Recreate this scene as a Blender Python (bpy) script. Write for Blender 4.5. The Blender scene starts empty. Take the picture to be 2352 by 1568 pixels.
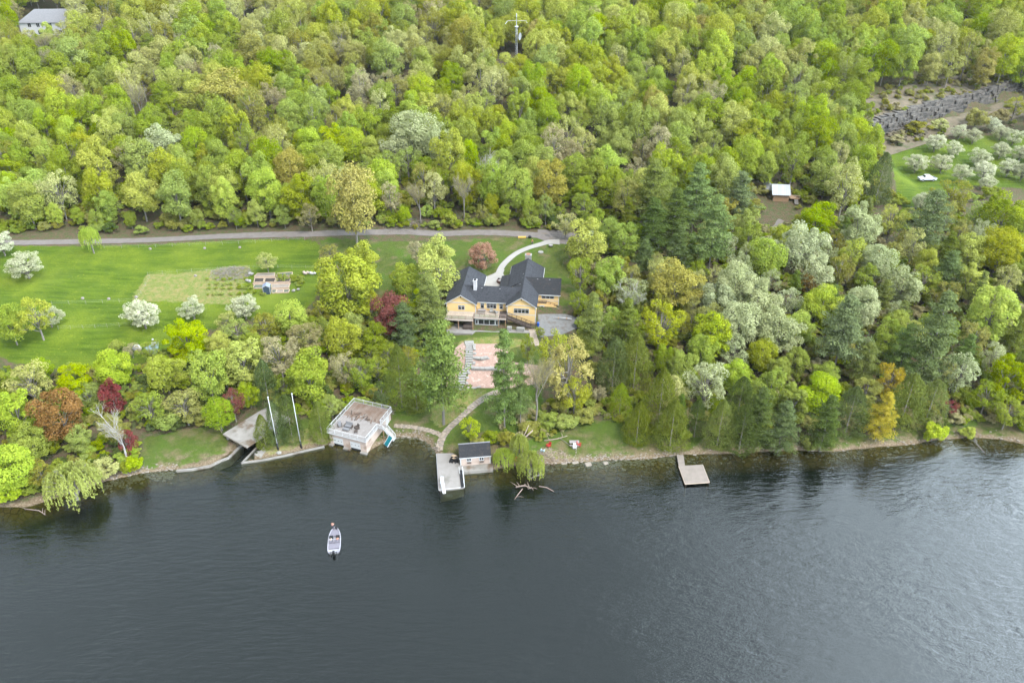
import bpy, bmesh, math, random
import numpy as np
from mathutils import Vector, Matrix
R = math.radians
rnd = random.Random(11)
nr = np.random.RandomState(5)
SC = bpy.context.scene
COL = SC.collection

# ------------------------------------------------------------------ camera model (photo measured on a 2352 x 1568 grid)
F = 28 / 36 * 2352
PITCH = R(31.8)
CAMZ = 105.0
CP, SP = math.cos(PITCH), math.sin(PITCH)

def ray(px, py):
    u = px - 1176.0; v = 784.0 - py
    return np.array([u, F * CP + v * SP, -F * SP + v * CP])

def proj(x, y, z):
    dz = z - CAMZ
    dep = y * CP - dz * SP
    up = y * SP + dz * CP
    return 1176 + F * x / dep, 784 - F * up / dep, dep

def PZ(px, py, z=0.0):
    d = ray(px, py); k = (z - CAMZ) / d[2]
    return Vector((d[0] * k, d[1] * k, z))

# ------------------------------------------------------------------ terrain height
_sh = [(0, 1166), (60, 1166), (110, 1150), (170, 1130), (235, 1108), (330, 1086), (405, 1079), (480, 1069), (521, 1050),
       (553, 1063), (640, 1047), (700, 1033), (762, 1020), (845, 1038), (872, 1021), (905, 1005), (930, 1002), (960, 1003),
       (985, 1016), (1003, 1040), (1060, 1082), (1130, 1080), (1180, 1070), (1240, 1066), (1300, 1064), (1400, 1057), (1500, 1053),
       (1560, 1045), (1600, 1045), (1700, 1041), (1830, 1034), (1900, 1039), (2000, 1029), (2100, 1021), (2150, 1011),
       (2230, 1005), (2290, 1008), (2352, 1020)]
_sp = [PZ(*p) for p in _sh]
SX = np.array([-900, -250, -130] + [p.x for p in _sp] + [130, 250, 900])
SY = np.array([80, 98, 104] + [p.y for p in _sp] + [128, 120, 100])
_o = np.argsort(SX); SX = SX[_o]; SY = SY[_o]
def shore(x): return np.interp(x, SX, SY)

PT = [-700, -200, -30, -14, -6, -2, 0, .5, 1.2, 6, 14, 34, 42, 46, 50, 60, 92]
PH = [-14, -9, -7.5, -5.5, -2.6, -.8, -.25, .35, .65, 1.0, 1.6, 6.0, 6.5, 7.4, 8.6, 9.3, 11]
SLIP_A = PZ(539, 1056, 0); SLIP_D = Vector((math.sin(R(33)), math.cos(R(33)), 0)); SLIP_N = Vector((SLIP_D.y, -SLIP_D.x, 0))
CLX = np.array([PZ(2020, 300, 25).x, 150, 175, 220, 400])

def h(x, y):
    x = np.asarray(x, float); y = np.asarray(y, float)
    t = y - shore(x)
    z = np.interp(t, PT, PH)
    # the cove left of the dock and the shelf right of it are shallow
    cove = np.exp(-((x + 21) / 9.0) ** 2) + .75 * np.exp(-((x - 22) / 14.0) ** 2)
    z = np.where(t < 0, z * (1 - .62 * np.clip(cove, 0, 1)) , z)
    hill = np.clip(y - 216, 0, None)
    s = hill * .15 - np.clip(hill - 330, 0, None) * .12
    z = z + s
    z = z + np.clip(t - 4, 0, 30) / 30 * (0.35 * np.sin(x * .09 + 1) + .3 * np.sin(y * .07 + x * .04))
    # ledge of rock above the orchard
    yc = 276 + (x - 120) * .55
    k = np.clip((x - 124) / 6, 0, 1)
    z = z + k * (5.0 * np.clip((y - yc) / 2.5, 0, 1) - 4.0 * np.clip((y - 215) / 40, 0, 1) * np.clip((y - 215) / 40, 0, 1))
    # flat pad for house, driveway and terrace
    d = np.maximum(np.abs(x + 5) - 16, 0) ; e = np.maximum(np.abs(y - 163) - 6, 0)
    # boat slip
    rx = x - SLIP_A.x; ry = y - SLIP_A.y
    a = rx * SLIP_D.x + ry * SLIP_D.y; b = rx * SLIP_N.x + ry * SLIP_N.y
    m = (a > -3) & (a < 15) & (np.abs(b) < 2.3)
    z = np.where(m, -1.8, z)
    return z
def H(x, y): return float(h(x, y))

_ks = np.concatenate([np.linspace(.03, .42, 1600)])
def PG(px, py, off=0.0):
    """point of the ground (plus off) seen at a photo pixel"""
    d = ray(px, py)
    X = d[0] * _ks * 1.0; Y = d[1] * _ks; Z = CAMZ + d[2] * _ks
    g = Z - (h(X, Y) + off)
    i = int(np.argmax(g < 0))
    if i == 0: i = len(_ks) - 1
    f = g[i - 1] / (g[i - 1] - g[i] + 1e-9)
    k = _ks[i - 1] + f * (_ks[i] - _ks[i - 1])
    return Vector((d[0] * k, d[1] * k, CAMZ + d[2] * k))

# ------------------------------------------------------------------ materials
def new_mat(name):
    m = bpy.data.materials.new(name); m.use_nodes = True
    nt = m.node_tree; nt.nodes.clear()
    out = nt.nodes.new('ShaderNodeOutputMaterial')
    return m, nt, out
def nd(nt, t, **kw):
    n = nt.nodes.new(t)
    for k, v in kw.items():
        if k in ('inp',):
            for kk, vv in v.items(): n.inputs[kk].default_value = vv
        else: setattr(n, k, v)
    return n
def c4(c): return (c[0], c[1], c[2], 1)
def mixc(nt, fac, a, b, mode='MIX'):
    n = nd(nt, 'ShaderNodeMix', data_type='RGBA', blend_type=mode)
    for s, v in ((0, fac), (6, a), (7, b)):
        if hasattr(v, 'links'): nt.links.new(v, n.inputs[s])
        elif isinstance(v, (tuple, list)): n.inputs[s].default_value = c4(v)
        else: n.inputs[s].default_value = v
    return n.outputs[2]
def noise(nt, scale, detail=3, vec=None, rough=.55, obj=True):
    if vec is None:
        tc = nd(nt, 'ShaderNodeTexCoord'); vec = tc.outputs['Object']
    n = nd(nt, 'ShaderNodeTexNoise', inp={'Scale': scale, 'Detail': detail, 'Roughness': rough})
    nt.links.new(vec, n.inputs['Vector'])
    return n.outputs['Fac']
def ramp(nt, src, a, b, lo=0.0, hi=1.0):
    n = nd(nt, 'ShaderNodeMapRange', inp={'From Min': a, 'From Max': b, 'To Min': lo, 'To Max': hi})
    nt.links.new(src, n.inputs[0]); return n.outputs[0]
def pbr(name, c1, c2=None, scale=2.0, rough=.8, metal=0, bump=0.0, bscale=None, c3=None, spec=.3, detail=4, stripe=None):
    """stripe = (axis, pitch, darkening): board or course lines"""
    m, nt, out = new_mat(name)
    b = nd(nt, 'ShaderNodeBsdfPrincipled', inp={'Roughness': rough, 'Metallic': metal, 'Specular IOR Level': spec})
    col = None
    if c2:
        f = ramp(nt, noise(nt, scale, detail), .3, .7)
        col = mixc(nt, f, c1, c2)
        if c3:
            f2 = ramp(nt, noise(nt, scale * .37 + .05, 5), .55, .68)
            col = mixc(nt, f2, col, c3)
    if stripe:
        ax, pitch, dark = stripe
        tc = nd(nt, 'ShaderNodeTexCoord'); sp = nd(nt, 'ShaderNodeSeparateXYZ')
        nt.links.new(tc.outputs['Object'], sp.inputs[0])
        mu = nd(nt, 'ShaderNodeMath', operation='DIVIDE'); nt.links.new(sp.outputs[ax], mu.inputs[0]); mu.inputs[1].default_value = pitch
        fr = nd(nt, 'ShaderNodeMath', operation='FRACT'); nt.links.new(mu.outputs[0], fr.inputs[0])
        lt = nd(nt, 'ShaderNodeMath', operation='LESS_THAN'); nt.links.new(fr.outputs[0], lt.inputs[0]); lt.inputs[1].default_value = .14
        fl = nd(nt, 'ShaderNodeMath', operation='FLOOR'); nt.links.new(mu.outputs[0], fl.inputs[0])
        wn = nd(nt, 'ShaderNodeTexWhiteNoise', noise_dimensions='1D'); nt.links.new(fl.outputs[0], wn.inputs['W'])
        var = ramp(nt, wn.outputs['Value'], 0, 1, 0.0, .3)
        base = col if col else c1
        base = mixc(nt, var, base, tuple(v * .55 for v in c1))
        sc_ = nd(nt, 'ShaderNodeMath', operation='MULTIPLY'); nt.links.new(lt.outputs[0], sc_.inputs[0]); sc_.inputs[1].default_value = dark
        col = mixc(nt, sc_.outputs[0], base, tuple(v * .25 for v in c1))
    if col is None: b.inputs['Base Color'].default_value = c4(c1)
    else: nt.links.new(col, b.inputs['Base Color'])
    if bump:
        bp = nd(nt, 'ShaderNodeBump', inp={'Strength': bump, 'Distance': .05})
        nt.links.new(noise(nt, bscale or scale * 6, 4), bp.inputs['Height']); nt.links.new(bp.outputs[0], b.inputs['Normal'])
    nt.links.new(b.outputs[0], out.inputs[0])
    return m

def leaf_mat(name, c1, c2, trans=.36, soft=.0):
    c1 = (c1[0] * 1.06, c1[1], c1[2] * .75); c2 = (c2[0] * 1.06, c2[1], c2[2] * .78)
    m, nt, out = new_mat(name)
    at = nd(nt, 'ShaderNodeAttribute', attribute_name='v')
    oi = nd(nt, 'ShaderNodeObjectInfo')
    col = mixc(nt, at.outputs['Fac'], c1, c2)
    tcl = nd(nt, 'ShaderNodeTexCoord'); wn_ = ramp(nt, noise(nt, 3.2, 2, tcl.outputs['Object']), .35, .65, -.35, .35); ad_ = nd(nt, 'ShaderNodeMath', operation='ADD', use_clamp=True); nt.links.new(at.outputs['Fac'], ad_.inputs[0]); nt.links.new(wn_, ad_.inputs[1]); col = mixc(nt, ad_.outputs[0], c1, c2)
    hs = nd(nt, 'ShaderNodeHueSaturation')
    nt.links.new(ramp(nt, oi.outputs['Random'], 0, 1, .491, .509), hs.inputs['Hue'])
    rr = nd(nt, 'ShaderNodeMath', operation='MULTIPLY'); nt.links.new(oi.outputs['Random'], rr.inputs[0]); rr.inputs[1].default_value = 7.3
    fr = nd(nt, 'ShaderNodeMath', operation='FRACT'); nt.links.new(rr.outputs[0], fr.inputs[0])
    nt.links.new(ramp(nt, fr.outputs[0], 0, 1, .86, 1.12), hs.inputs['Value'])
    nt.links.new(ramp(nt, fr.outputs[0], 0, 1, 1.06, .84), hs.inputs['Saturation'])
    nt.links.new(col, hs.inputs['Color'])
    d = nd(nt, 'ShaderNodeBsdfDiffuse'); t = nd(nt, 'ShaderNodeBsdfTranslucent')
    nt.links.new(hs.outputs[0], d.inputs[0]); nt.links.new(hs.outputs[0], t.inputs[0])
    mx = nd(nt, 'ShaderNodeMixShader', inp={0: trans})
    nt.links.new(d.outputs[0], mx.inputs[1]); nt.links.new(t.outputs[0], mx.inputs[2])
    nt.links.new(mx.outputs[0], out.inputs[0])
    return m

LEAF = {
 'lime':   ((.20, .285, .014), (.305, .375, .028)),
 'green':  ((.155, .225, .014), (.235, .295, .024)),
 'mid':    ((.150, .20, .025), (.225, .27, .045)),
 'yellow': ((.215, .255, .028), (.31, .34, .058)),
 'golden': ((.205, .19, .038), (.315, .29, .078)),
 'olive':  ((.165, .175, .035), (.245, .245, .060)),
 'sage':   ((.235, .255, .085), (.34, .35, .135)),
 'silver': ((.22, .26, .145), (.35, .39, .25)),
 'copper': ((.145, .085, .025), (.235, .135, .04)),
 'red':    ((.10, .022, .024), (.19, .042, .048)),
 'brown':  ((.20, .19, .105), (.30, .275, .17)),
 'pine':   ((.080, .130, .030), (.150, .215, .052)),
 'bluepine': ((.085, .12, .055), (.155, .205, .095)),
 'cedar':  ((.095, .125, .022), (.165, .20, .040)),
 'hemlock': ((.058, .088, .028), (.110, .150, .052)),
 'willow': ((.19, .23, .035), (.29, .325, .08)),
 'blossom': ((.28, .31, .23), (.50, .52, .46)),
 'pink':   ((.21, .11, .095), (.36, .22, .21)),
 'larch':  ((.27, .23, .03), (.40, .34, .06)),
}
LM = {k: leaf_mat('leaves_' + k, a, b) for k, (a, b) in LEAF.items()}
BARK = pbr('bark', (.10, .085, .07), (.17, .155, .14), 3, .95, bump=.4)
BARKW = pbr('bark_pale', (.22, .20, .19), (.36, .34, .33), 4, .9)

# ------------------------------------------------------------------ tags and mesh collector
def tag(o, label=None, cat=None, group=None, kind=None):
    if label: o['label'] = label
    if cat: o['category'] = cat
    if group: o['group'] = group
    if kind: o['kind'] = kind
    return o
def empty(name, loc, rz=0, label=None, cat=None, group=None):
    o = bpy.data.objects.new(name, None); COL.objects.link(o)
    o.location = loc; o.rotation_euler = (0, 0, rz); o.empty_display_size = .3
    return tag(o, label, cat, group)

class MB:
    def __init__(s): s.v = []; s.f = []
    def add(s, vs, fs):
        n = len(s.v); s.v += [tuple(v) for v in vs]; s.f += [tuple(i + n for i in f) for f in fs]; return s
    def box(s, x0, x1, y0, y1, z0, z1):
        vs = [(x, y, z) for z in (z0, z1) for y in (y0, y1) for x in (x0, x1)]
        return s.add(vs, [(0, 2, 3, 1), (4, 5, 7, 6), (0, 1, 5, 4), (1, 3, 7, 5), (3, 2, 6, 7), (2, 0, 4, 6)])
    def obox(s, c, sx, sy, sz, rz=0, rx=0, ry=0):
        M = Matrix.Translation(c) @ Matrix.Rotation(rz, 4, 'Z') @ Matrix.Rotation(rx, 4, 'X') @ Matrix.Rotation(ry, 4, 'Y')
        vs = [M @ Vector((x * sx / 2, y * sy / 2, z * sz / 2)) for z in (-1, 1) for y in (-1, 1) for x in (-1, 1)]
        return s.add(vs, [(0, 2, 3, 1), (4, 5, 7, 6), (0, 1, 5, 4), (1, 3, 7, 5), (3, 2, 6, 7), (2, 0, 4, 6)])
    def tube(s, pts, rs, n=6, cap=True):
        pts = [Vector(p) for p in pts]
        if not isinstance(rs, (list, tuple)): rs = [rs] * len(pts)
        vs = []; fs = []
        for i, p in enumerate(pts):
            d = (pts[min(i + 1, len(pts) - 1)] - pts[max(i - 1, 0)]).normalized()
            a = d.cross(Vector((0, 0, 1)) if abs(d.z) < .95 else Vector((1, 0, 0))).normalized(); b = d.cross(a)
            for k in range(n):
                t = 2 * math.pi * k / n
                vs.append(p + (a * math.cos(t) + b * math.sin(t)) * rs[i])
        for i in range(len(pts) - 1):
            for k in range(n):
                fs.append((i * n + k, i * n + (k + 1) % n, (i + 1) * n + (k + 1) % n, (i + 1) * n + k))
        if cap: fs += [tuple(range(n)), tuple(range((len(pts) - 1) * n, len(pts) * n))]
        return s.add(vs, fs)
    def prism(s, poly, z0, z1):
        """polygon in xy extruded in z"""
        n = len(poly)
        z0s = z0 if isinstance(z0, (list, tuple)) else [z0] * n
        z1s = z1 if isinstance(z1, (list, tuple)) else [z1] * n
        vs = [(p[0], p[1], z) for p, z in zip(poly, z0s)] + [(p[0], p[1], z) for p, z in zip(poly, z1s)]
        fs = [tuple(range(n))[::-1], tuple(range(n, 2 * n))] + [(i, (i + 1) % n, n + (i + 1) % n, n + i) for i in range(n)]
        return s.add(vs, fs)
    def xprism(s, prof, x0, x1):
        """profile in yz extruded along x"""
        n = len(prof)
        vs = [(x0, p[0], p[1]) for p in prof] + [(x1, p[0], p[1]) for p in prof]
        return s.add(vs, [tuple(range(n)), tuple(range(n, 2 * n))[::-1]] + [(i, n + i, n + (i + 1) % n, (i + 1) % n) for i in range(n)])
    def yprism(s, prof, y0, y1):
        n = len(prof)
        vs = [(p[0], y0, p[1]) for p in prof] + [(p[0], y1, p[1]) for p in prof]
        return s.add(vs, [tuple(range(n)), tuple(range(n, 2 * n))[::-1]] + [(i, n + i, n + (i + 1) % n, (i + 1) % n) for i in range(n)])
    def ball(s, c, rx, ry=None, rz=None, n=8, m=6):
        ry = ry or rx; rz = rz or rx; vs = []; fs = []
        for i in range(m + 1):
            a = math.pi * i / m
            for k in range(n):
                b = 2 * math.pi * k / n
                vs.append((c[0] + rx * math.sin(a) * math.cos(b), c[1] + ry * math.sin(a) * math.sin(b), c[2] + rz * math.cos(a)))
        for i in range(m):
            for k in range(n): fs.append((i * n + k, i * n + (k + 1) % n, (i + 1) * n + (k + 1) % n, (i + 1) * n + k))
        return s.add(vs, fs)
    def build(s, name, mat, parent=None, smooth=False, loc=None, merge=False):
        me = bpy.data.meshes.new(name); me.from_pydata([tuple(v) for v in s.v], [], s.f)
        bm = bmesh.new(); bm.from_mesh(me)
        if merge: bmesh.ops.remove_doubles(bm, verts=bm.verts, dist=1e-4)
        bmesh.ops.recalc_face_normals(bm, faces=bm.faces); bm.to_mesh(me); bm.free()
        if smooth: me.polygons.foreach_set('use_smooth', [True] * len(me.polygons))
        me.materials.append(mat)
        o = bpy.data.objects.new(name, me); COL.objects.link(o)
        if parent: o.parent = parent
        if loc is not None: o.location = loc
        return o

# ------------------------------------------------------------------ ground
def inpoly(x, y, poly):
    x = np.asarray(x); y = np.asarray(y); r = np.zeros(x.shape, bool); n = len(poly)
    for i in range(n):
        x1, y1 = poly[i]; x2, y2 = poly[(i + 1) % n]
        c = ((y1 > y) != (y2 > y)) & (x < (x2 - x1) * (y - y1) / (y2 - y1 + 1e-12) + x1)
        r ^= c
    return r
def gp(pix): return [tuple(PG(*p)[:2]) for p in pix]

ZM = {
 'meadow': [[(-60, 567), (130, 566), (450, 556), (700, 548), (735, 560), (735, 640), (725, 690), (705, 708), (640, 722), (520, 745), (440, 770), (420, 800), (330, 835), (200, 850), (60, 842), (-60, 800)],
            [(2035, 345), (2352, 300), (2420, 300), (2420, 440), (2230, 425), (2140, 470), (2080, 500), (2062, 450)]],
 'lawn': [[(735, 548), (1300, 550), (1330, 700), (1290, 700), (1040, 640), (1000, 700), (735, 720)],
          [(318, 1087), (330, 1005), (430, 985), (520, 978), (525, 1045), (405, 1078)],
          [(600, 1052), (600, 960), (770, 960), (770, 1020)],
          [(870, 1010), (900, 955), (930, 900), (1035, 760), (1240, 765), (1250, 960), (1420, 965), (1560, 1005), (2000, 1000), (2250, 960), (2352, 985), (2352, 1030), (2000, 1040), (1560, 1050), (1300, 1066), (1000, 1045), (950, 1003)]],
 'dry': [[(338, 630), (420, 627), (520, 612), (575, 612), (565, 640), (560, 700), (470, 697), (300, 692)],
         [(1050, 782), (1165, 772), (1235, 792), (1180, 800), (1060, 800)],
         [(1000, 905), (1060, 890), (1130, 905), (1010, 985), (985, 960)],
         [(600, 1052), (640, 1010), (700, 985), (765, 1000), (765, 1022)],
         [(1240, 1075), (1240, 1025), (1290, 1040), (1330, 1060), (1400, 1058), (1400, 1066)]],
}
ZG = {k: [gp(p) for p in v] for k, v in ZM.items()}
def axis(lo, hi, st, far_lo, far_hi):
    a = list(np.arange(lo, hi + .01, st)); s = st
    while a[-1] < far_hi: s *= 1.35; a.append(a[-1] + s)
    s = st; p = []
    v = lo
    while v > far_lo: s *= 1.35; v -= s; p.append(v)
    return p[::-1] + a
XS = np.array(axis(-130, 130, 1.0, -2500, 2500))
ya = list(np.arange(96, 140, .8)); yb = list(np.arange(140, 480, 1.5)); yc = axis(481.5, 483, 1.5, 481, 3500)
yd = []; v = 96; s = .8
while v > -2500: s *= 1.35; v -= s; yd.append(v)
YS = np.array(yd[::-1] + ya + yb + yc)
GX, GY = np.meshgrid(XS, YS)
GZ = h(GX, GY)
nx, ny = len(XS), len(YS)
vv = np.stack([GX, GY, GZ], -1).reshape(-1, 3)
idx = np.arange(nx * ny).reshape(ny, nx)
ff = np.stack([idx[:-1, :-1], idx[:-1, 1:], idx[1:, 1:], idx[1:, :-1]], -1).reshape(-1, 4)
me = bpy.data.meshes.new('ground'); me.from_pydata(vv.tolist(), [], ff.tolist())
me.polygons.foreach_set('use_smooth', [True] * len(me.polygons))
for k, polys in ZG.items():
    a = np.zeros(nx * ny)
    for dx, dy in ((0, 0), (.5, .3), (-.5, .4), (.3, -.5), (-.3, -.4)):
        mm = np.zeros(nx * ny, bool)
        for p in polys: mm |= inpoly(vv[:, 0] + dx, vv[:, 1] + dy, p)
        a += mm / 5.0
    at = me.attributes.new(k, 'FLOAT', 'POINT'); at.data.foreach_set('value', a.astype(np.float32))
ground = bpy.data.objects.new('ground', me); COL.objects.link(ground); tag(ground, kind='structure')

def ground_mat():
    m, nt, out = new_mat('ground_cover')
    L = nt.links
    tc = nd(nt, 'ShaderNodeTexCoord'); P = tc.outputs['Object']
    sp = nd(nt, 'ShaderNodeSeparateXYZ'); L.new(P, sp.inputs[0])
    def A(n): return nd(nt, 'ShaderNodeAttribute', attribute_name=n).outputs['Fac']
    n1 = noise(nt, .9, 5, P); n2 = noise(nt, .12, 4, P); n3 = noise(nt, 3.5, 4, P, .7); n4 = noise(nt, .035, 3, P)
    mp = nd(nt, 'ShaderNodeMapping', inp={'Scale': (.10, .9, .5)}); L.new(P, mp.inputs[0])
    ns = noise(nt, 1.0, 5, mp.outputs[0], .65)
    floor = mixc(nt, ramp(nt, n1, .4, .65), (.075, .052, .033), (.045, .060, .018))
    floor = mixc(nt, ramp(nt, n3, .55, .75), floor, (.15, .115, .08))
    # meadow
    md = mixc(nt, ramp(nt, ns, .35, .65), (.034, .059, .004), (.074, .108, .007))
    md = mixc(nt, ramp(nt, n2, .45, .7), md, (.10, .128, .009))
    md = mixc(nt, ramp(nt, n3, .35, .6, .45, 0), md, (.026, .052, .006))
    md = mixc(nt, ramp(nt, noise(nt, 1.7, 3, P), .62, .72, 0, .5), md, (.16, .16, .02))
    md = mixc(nt, ramp(nt, n4, .55, .7, 0, .35), md, (.12, .145, .02))
    lw = mixc(nt, ramp(nt, n1, .35, .65), (.040, .055, .010), (.068, .080, .016))
    lw = mixc(nt, ramp(nt, n2, .42, .66), lw, (.05, .085, .010))
    lw = mixc(nt, ramp(nt, noise(nt, .25, 5, P), .52, .68), lw, (.11, .085, .045))
    lw = mixc(nt, ramp(nt, n3, .35, .55, .5, 0), lw, (.03, .048, .012))
    dr = mixc(nt, ramp(nt, n1, .35, .6), (.155, .130, .045), (.085, .115, .018))
    dr = mixc(nt, ramp(nt, n3, .5, .7), dr, (.18, .15, .09))
    n5 = noise(nt, .6, 4, P)
    def edge(f):  # ragged borders
        s = nd(nt, 'ShaderNodeMath', operation='ADD'); L.new(f, s.inputs[0]); L.new(ramp(nt, n5, .3, .7, -.32, .32), s.inputs[1])
        return ramp(nt, s.outputs[0], .35, .65)
    col = mixc(nt, edge(A('meadow')), floor, md)
    col = mixc(nt, edge(A('lawn')), col, lw)
    col = mixc(nt, edge(A('dry')), col, dr)
    # bare earth at the water's edge
    zz = nd(nt, 'ShaderNodeMath', operation='ADD'); L.new(sp.outputs[2], zz.inputs[0]); L.new(ramp(nt, n5, .3, .7, -.3, .3), zz.inputs[1])
    edgef = ramp(nt, zz.outputs[0], .35, .8, 1, 0)
    earth = mixc(nt, ramp(nt, n3, .4, .6), (.09, .062, .038), (.16, .125, .085))
    col = mixc(nt, edgef, col, earth)
    # lake bed: stones near the shore, deep-water darkening painted into the colour below
    vo = nd(nt, 'ShaderNodeTexVoronoi', inp={'Scale': .75}); L.new(P, vo.inputs[0])
    vd = nd(nt, 'ShaderNodeTexVoronoi', feature='DISTANCE_TO_EDGE', inp={'Scale': .75}); L.new(P, vd.inputs[0])
    bed = mixc(nt, ramp(nt, vo.outputs['Color'], 0, 1), (.085, .055, .016), (.15, .10, .032))
    bed = mixc(nt, ramp(nt, vd.outputs['Distance'], .02, .1, .8, 0), bed, (.03, .022, .010))
    bed = mixc(nt, ramp(nt, n1, .45, .65, 0, .7), bed, (.085, .07, .018))
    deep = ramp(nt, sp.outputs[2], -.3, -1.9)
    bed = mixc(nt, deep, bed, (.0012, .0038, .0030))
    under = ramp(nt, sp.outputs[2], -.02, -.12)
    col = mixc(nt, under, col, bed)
    b = nd(nt, 'ShaderNodeBsdfPrincipled', inp={'Roughness': .95, 'Specular IOR Level': .1})
    L.new(col, b.inputs['Base Color'])
    bp = nd(nt, 'ShaderNodeBump', inp={'Strength': .9, 'Distance': .25})
    L.new(noise(nt, 2.4, 5, P, .7), bp.inputs['Height']); L.new(bp.outputs[0], b.inputs['Normal'])
    L.new(b.outputs[0], out.inputs[0])
    return m
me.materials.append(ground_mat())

# ------------------------------------------------------------------ water
def water_mat():
    m, nt, out = new_mat('lake_water'); L = nt.links
    tc = nd(nt, 'ShaderNodeTexCoord'); P = tc.outputs['Object']
    # wind ripples: stretched noise in two directions, patchy in strength
    def rip(rot, sx, sy, sc):
        mp = nd(nt, 'ShaderNodeMapping', inp={'Scale': (sx, sy, 1), 'Rotation': (0, 0, R(rot))}); L.new(P, mp.inputs[0])
        n = nd(nt, 'ShaderNodeTexNoise', inp={'Scale': sc, 'Detail': 3, 'Roughness': .5, 'Distortion': .6}); L.new(mp.outputs[0], n.inputs[0])
        return n.outputs['Fac']
    a = rip(38, .30, 1.0, 1.15); b = rip(-62, .25, 1.0, 1.2); c = rip(5, .5, 1, 4.0)
    pa = noise(nt, .028, 3, P)
    sel = ramp(nt, pa, .38, .62)
    m1 = nd(nt, 'ShaderNodeMix', data_type='FLOAT'); L.new(sel, m1.inputs[0]); L.new(a, m1.inputs[2]); L.new(b, m1.inputs[3])
    s1 = nd(nt, 'ShaderNodeMath', operation='MULTIPLY_ADD'); L.new(c, s1.inputs[0]); s1.inputs[1].default_value = .22; L.new(m1.outputs[0], s1.inputs[2])
    # rings spreading from the boat
    bo = PZ(770, 1242)
    vs = nd(nt, 'ShaderNodeVectorMath', operation='DISTANCE'); L.new(P, vs.inputs[0]); vs.inputs[1].default_value = (bo.x, bo.y, 0)
    w = nd(nt, 'ShaderNodeMath', operation='MULTIPLY'); L.new(vs.outputs['Value'], w.inputs[0]); w.inputs[1].default_value = 5.2
    dn = nd(nt, 'ShaderNodeMath', operation='ADD'); L.new(w.outputs[0], dn.inputs[0]); L.new(ramp(nt, noise(nt, .22, 3, P), 0, 1, 0, 16), dn.inputs[1])
    sn = nd(nt, 'ShaderNodeMath', operation='SINE'); L.new(dn.outputs[0], sn.inputs[0])
    fa = ramp(nt, vs.outputs['Value'], 3, 26, .05, .0)
    rg = nd(nt, 'ShaderNodeMath', operation='MULTIPLY'); L.new(sn.outputs[0], rg.inputs[0]); L.new(fa, rg.inputs[1])
    s2 = nd(nt, 'ShaderNodeMath', operation='ADD'); L.new(s1.outputs[0], s2.inputs[0]); L.new(rg.outputs[0], s2.inputs[1])
    bp = nd(nt, 'ShaderNodeBump', inp={'Distance': .35}); L.new(s2.outputs[0], bp.inputs['Height'])
    L.new(ramp(nt, noise(nt, .05, 3, P), .3, .7, .16, .8), bp.inputs['Strength'])
    fr = nd(nt, 'ShaderNodeFresnel', inp={'IOR': 1.64}); L.new(bp.outputs[0], fr.inputs['Normal'])
    gl = nd(nt, 'ShaderNodeBsdfGlossy', inp={'Roughness': .015}); L.new(bp.outputs[0], gl.inputs['Normal'])
    tr = nd(nt, 'ShaderNodeBsdfTransparent'); tr.inputs[0].default_value = (.72, .80, .62, 1)
    df = nd(nt, 'ShaderNodeBsdfDiffuse'); df.inputs[0].default_value = (.004, .014, .011, 1)
    m0 = nd(nt, 'ShaderNodeMixShader', inp={0: .03}); L.new(tr.outputs[0], m0.inputs[1]); L.new(df.outputs[0], m0.inputs[2])
    mx = nd(nt, 'ShaderNodeMixShader'); L.new(fr.outputs[0], mx.inputs[0]); L.new(m0.outputs[0], mx.inputs[1]); L.new(gl.outputs[0], mx.inputs[2])
    L.new(mx.outputs[0], out.inputs[0])
    return m
wx = [-900, -150, 150, 900]
wo = MB().add([(-900, -600, 0), (900, -600, 0), (900, 165, 0), (-900, 165, 0)], [(0, 1, 2, 3)]).build('water', water_mat())
tag(wo, kind='structure')

# ------------------------------------------------------------------ tree meshes (unit width, unit height)
def unit(a): return a / (np.linalg.norm(a, axis=-1, keepdims=True) + 1e-9)
def cards(P, N, s, asp=.7, T=None, zs=1.0):
    n = len(P)
    if T is None: T = unit(np.cross(N, nr.normal(size=(n, 3))))
    B = unit(np.cross(N, T))
    s = np.asarray(s).reshape(-1, 1) * np.ones((n, 1))
    T = T * s; B = B * s * asp
    V = np.stack([P + T, P + B, P - T, P - B], 1)
    if zs != 1.0: V[:, :, 2] = P[:, None, 2] + (V[:, :, 2] - P[:, None, 2]) * zs
    return V
def card_mesh(name, V, val, mat, extra=None):
    n = len(V)
    me = bpy.data.meshes.new(name)
    me.from_pydata(V.reshape(-1, 3).tolist(), [], np.arange(n * 4).reshape(n, 4).tolist())
    at = me.attributes.new('v', 'FLOAT', 'FACE'); at.data.foreach_set('value', np.asarray(val, np.float32))
    me.materials.append(mat); me.polygons.foreach_set('use_smooth', [False] * n)
    return me
ZR = .74   # width / height of a typical tree: keeps leaves round after scaling

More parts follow.
